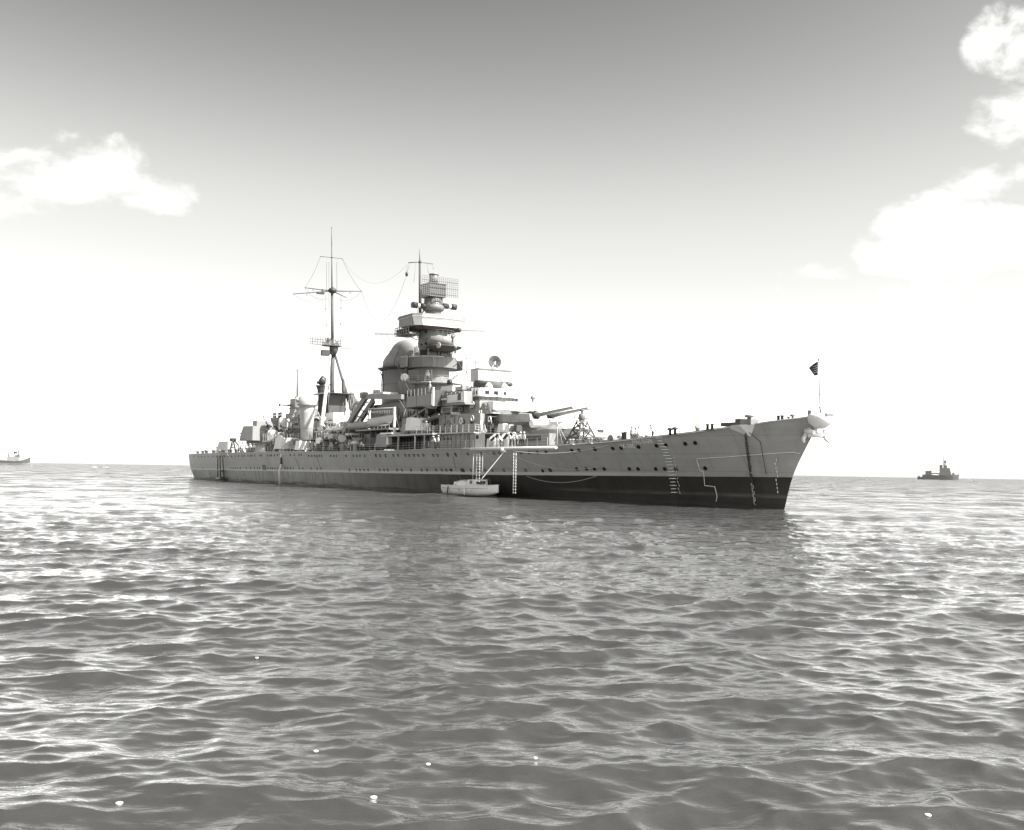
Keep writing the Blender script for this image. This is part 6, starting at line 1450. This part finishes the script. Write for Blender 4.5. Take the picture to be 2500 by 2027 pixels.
for i, (px, v) in enumerate(((577, 7.2), (586, 7.6), (594, 7.4), (603, 8.2), (609, 7.6), (615, 8.3), (597, 6.6), (582, 6.4))):
    nm = ('nearest the stern derrick', 'second from the stern derrick', 'third from the stern derrick', 'fourth from the stern derrick', 'fifth from the stern derrick', 'farthest forward by the after deckhouse', 'standing behind the middle of the line', 'standing behind the aft end of the line')[i]
    h_ = hit(px, 1112); u = h_.x if h_ else 170
    person('sailor in white on the after deck, ' + nm, u, max(1, hv(u, zdk(u), zdk(u)) - .6 - (1.4 if i > 5 else 0)), deckz(u), ST + random.uniform(-.8, .8), i % 3)
def fore(px, v, label, rot, pose, hat=True):
    p = at_deck(px, 1066, v); return person(label, p.x, v, p.z, rot, pose, hat)
fore(1541.5, 3.6, 'tall dark-trousered sailor standing on the forecastle left of the capstan', ST, 0, False)
fore(1547, 2.8, 'sailor bending over the capstan on the forecastle above the ship name', ST + 1.6, 1, False)
fore(1559, 2.6, 'sailor with raised arm right of the capstan on the forecastle', ST - 1.2, 2, False)
p = at_deck(1594, 1064, 3.2); person('lone sailor bending on the forecastle above the white rungs', p.x, 3.2, p.z - .0, ST, 1, False)
p = q(1046, 957, 7.0); person('sailor in white looking out from the bridge wing rail', q(1049, 960, 7.9).x, 7.9, ex[3], ST, 0)
p = qu(1112, 800, uT); person('lookout in white on the tower platform beside the light gun', uT - 3.0, 2.2, zc(1075, 935.5), ST + .5, 0)

# ------------------------------------------------------------------ far ships and boats
def wpos(px, py_off, D):
    d = (cF * F_PX + cR * (px - CX)); d.z = 0; az_ = math.atan2(d.x, d.y); return Vector((D * math.sin(az_), D * math.cos(az_), 0))
def far_ship(name, label, cat, px, D, heading):
    o = bpy.data.objects.new(name, None); COL.objects.link(o); p = wpos(px, 0, D)
    yaw = -math.atan2(p.x, p.y)   # local +X to the right of the picture
    o.matrix_world = Matrix.Translation(p) @ Matrix.Rotation(yaw + heading, 4, 'Z'); return tag(o, label, cat)
# right: escort vessel, bow right. metres per photo px at D
D1 = 2000.0; k = D1 / 2500
o = far_ship('escort_ship', 'small dark grey naval escort ship on the horizon at right, tall mast amidships', 'ship', 2290, D1, 0)
X = lambda px: (px - 2290) * k
Zf = lambda py: (1169.4 - py) * k
b = MB(); hb_ = []
prof = [(2246, 1165), (2252, 1166), (2257, 1161.5), (2290, 1161), (2310, 1160), (2333, 1157.5)]
def bhull(pts, beam, m_, parent, nm='hull', bow_rake=1.5):
    b = MB(); R1 = []; n = len(pts)
    for i, (x, z) in enumerate(pts):
        s = i / (n - 1); hw_ = beam / 2 * (math.sin(math.pi * min(.5, .12 + .45 * s)) if s < .6 else max(.03, 1 - ((s - .6) / .4) ** 2)) 
        xb = x - (bow_rake if i == n - 1 else 0); R1.append([(x, -hw_, z), (xb, -hw_ * .75, -1), (xb, hw_ * .75, -1), (x, hw_, z)])
    b.loft(R1); return b.build(nm, m_, parent)
pts = [(X(2246), Zf(1163.5)), (X(2256), Zf(1164)), (X(2257), Zf(1158.5)), (X(2266), Zf(1158)), (X(2288), Zf(1159.5)), (X(2302), Zf(1158.5)), (X(2320), Zf(1158)), (X(2333), Zf(1157))]
bhull(pts, 10, FARG, o)
def fb(nm, x0, x1, y0, y1, w_=5, m_=FARG, tp=0): return MB().box(X(x0), X(x1), -w_ / 2, w_ / 2, Zf(y1), Zf(y0), tp=tp).build(nm, m_, o)
fb('deckhouse', 2263, 2276, 1150, 1159, 6); fb('bridge', 2291, 2317, 1143, 1159, 7, tp=.25); fb('funnel', 2292.5, 2299, 1136, 1160, 4); fb('upper_bridge', 2300, 2309, 1137, 1147, 5, tp=.2); fb('gun_mount', 2318, 2324, 1153.5, 1158.5, 4, tp=.3); fb('gun_mount', 2247, 2252, 1161, 1165, 4, tp=.3)
MB().tube([(X(2276), 0, Zf(1156)), (X(2284), 0, Zf(1155)), (X(2294), 0, Zf(1157))], 1.0, 6).build('torpedo_tubes', FARG, o)
MB().tube([(X(2302), 0, Zf(1140)), (X(2301.8), 0, Zf(1108))], 1.3, 6, r1=.7).build('mast', FARG, o)
b = MB(); b.tube([(X(2302), 1.5, Zf(1122)), (X(2302), -1.5, Zf(1122))], .5, 5); b.box(X(2303.5), X(2307), -1.5, 1.5, Zf(1131), Zf(1126)); b.tube([(X(2305), 0, Zf(1138)), (X(2305), 0, Zf(1127))], .6, 5); b.build('radar_platform', FARG, o)
MB().tube([(X(2274), 0, Zf(1153)), (X(2274.5), 0, Zf(1145))], .4, 5).build('after_mast', FARG, o)
MB().tube([(X(2331), 0, Zf(1157)), (X(2333), 0, Zf(1149))], .25, 4).build('jackstaff', FARL, o)
# left: tug / small steamer, cut by the frame edge
D2 = 1500.0; k2 = D2 / 2500
o = far_ship('tug', 'pale grey tug with black-topped funnel and two masts at the left edge on the horizon', 'ship', 45, D2, 0)
X = lambda px: (px - 45) * k2
Zf = lambda py: (1133.2 - py) * k2
pts = [(X(3), Zf(1124)), (X(10), Zf(1123.5)), (X(22), Zf(1124)), (X(40), Zf(1125.5)), (X(55), Zf(1123.5)), (X(66), Zf(1119.5)), (X(73), Zf(1115.5))]
bhull(pts, 9, FARL, o, bow_rake=.6)
bhull([(a, 2.2) for a, _ in pts[:-1]] + [(X(72.6), 3.2)], 9.12, FARG, o, 'boot_band', .6)
fb2 = lambda nm, x0, x1, y0, y1, w_, m_, tp=0: MB().box(X(x0), X(x1), -w_ / 2, w_ / 2, Zf(y1), Zf(y0), tp=tp).build(nm, m_, o)
fb2('deckhouse', 26, 50, 1116, 1126, 5, FARG, .05); fb2('wheelhouse', 42, 51, 1111.5, 1118, 4, FARL); fb2('boat', 30, 37, 1115, 1118, 3, FARG, .2)
MB().lathe((X(42.5), 0, Zf(1117)), [(2.0, 0), (1.9, 4.5)], 14).build('funnel', WHITE, o); MB().lathe((X(42.5), 0, Zf(1109.2)), [(2.0, 0), (2.0, 3.0), (1.6, 3.1)], 14).build('funnel_top', DARK, o)
MB().tube([(X(29.5), 0, Zf(1118)), (X(29), 0, Zf(1087))], .6, 5, r1=.35).build('mast', FARL, o); MB().tube([(X(48.8), 0, Zf(1116)), (X(48.3), 0, Zf(1082))], .6, 5, r1=.35).build('mast', FARL, o)
b = MB(); b.tube([(X(48.3), 0, Zf(1084)), (X(71), 0, Zf(1116))], .1, 4); b.tube([(X(29), 0, Zf(1089)), (X(6), 0, Zf(1123))], .1, 4); b.build('stays', FARL, o)
# small white boats far off
def far_boat(label, px, D, L):
    o = far_ship('motor_boat', label, 'boat', px, D, 0); o['group'] = 'small white boats far off on the horizon'
    ho, dk, gw = boat_hull(L, L * .28, L * .11, WHITE, o); dk.build('deck', WHITE, o); MB().prism_side([(L * .38, L * .1), (L * .42, L * .2), (L * .66, L * .2), (L * .7, L * .1)], -L * .09, L * .09).build('cabin', WHITE, o)
    MB().box(L * .44, L * .5, -L * .095, -L * .088, L * .14, L * .18).build('window', DARK, o)
far_boat('white boat on the left horizon, the nearer to the tug of two', 228, 900, 4.2)
far_boat('white boat on the left horizon, the nearer to the cruiser stern of two', 257, 900, 4.0)
far_boat('tiny white boat on the horizon between the cruiser bow and the escort ship', 2099, 1100, 6.0)
far_boat('tiny white boat on the horizon just right of the escort ship', 2374, 1100, 4.5)

# ------------------------------------------------------------------ small white floats on the near water
for i, (px, py, s, lb) in enumerate(((291, 1961, 1.0, 'small white float nearest the lower left corner of the picture'), (912, 1947, 1.0, 'small white float at the bottom, left of centre'), (771, 1834, .8, 'small white float in the middle distance, between the two bottom ones'),
                                (1045, 1866, .75, 'small white float near the bottom centre with another beyond it to the right'), (1307, 1851, .7, 'small white float just right of the bottom centre'), (627, 1606, .9, 'small white float farthest away, on the left half of the water'), (2265, 1990, .9, 'small white float at the lower right corner'))):
    d = cF * F_PX + cR * (px - CX) - cU * (py - CY); t = -CAM_H / d.z; p = Vector((0, 0, CAM_H)) + d * t
    b = MB(); n_ = 18; s *= .8; b.lathe((0, 0, 0), [(.004, -.02), (.034 * s, -.015), (.046 * s, -.004), (.042 * s, .004), (.024 * s, .008), (.004, .009)], 18)
    o = b.build('float', BOATG); o.location = (p.x, p.y, .0); tag(o, lb, 'float', 'small white floats on the near water'); o['_sea'] = 1
# set floats on the wave surface
sea = bpy.data.objects['sea']
dg = bpy.context.evaluated_depsgraph_get()
from mathutils.bvhtree import BVHTree
bv = BVHTree.FromObject(sea, dg)
for o in [x for x in bpy.data.objects if x.get('_sea')]:
    d = (o.location - Vector((0, 0, CAM_H))).normalized()
    h = bv.ray_cast(Vector((0, 0, CAM_H)), d)
    if h[0] is not None: o.location = h[0] + Vector((0, 0, .003))
    del o['_sea']
print('objects', len(bpy.data.objects), 'verts', sum(len(o.data.vertices) for o in bpy.data.objects if o.type == 'MESH'))
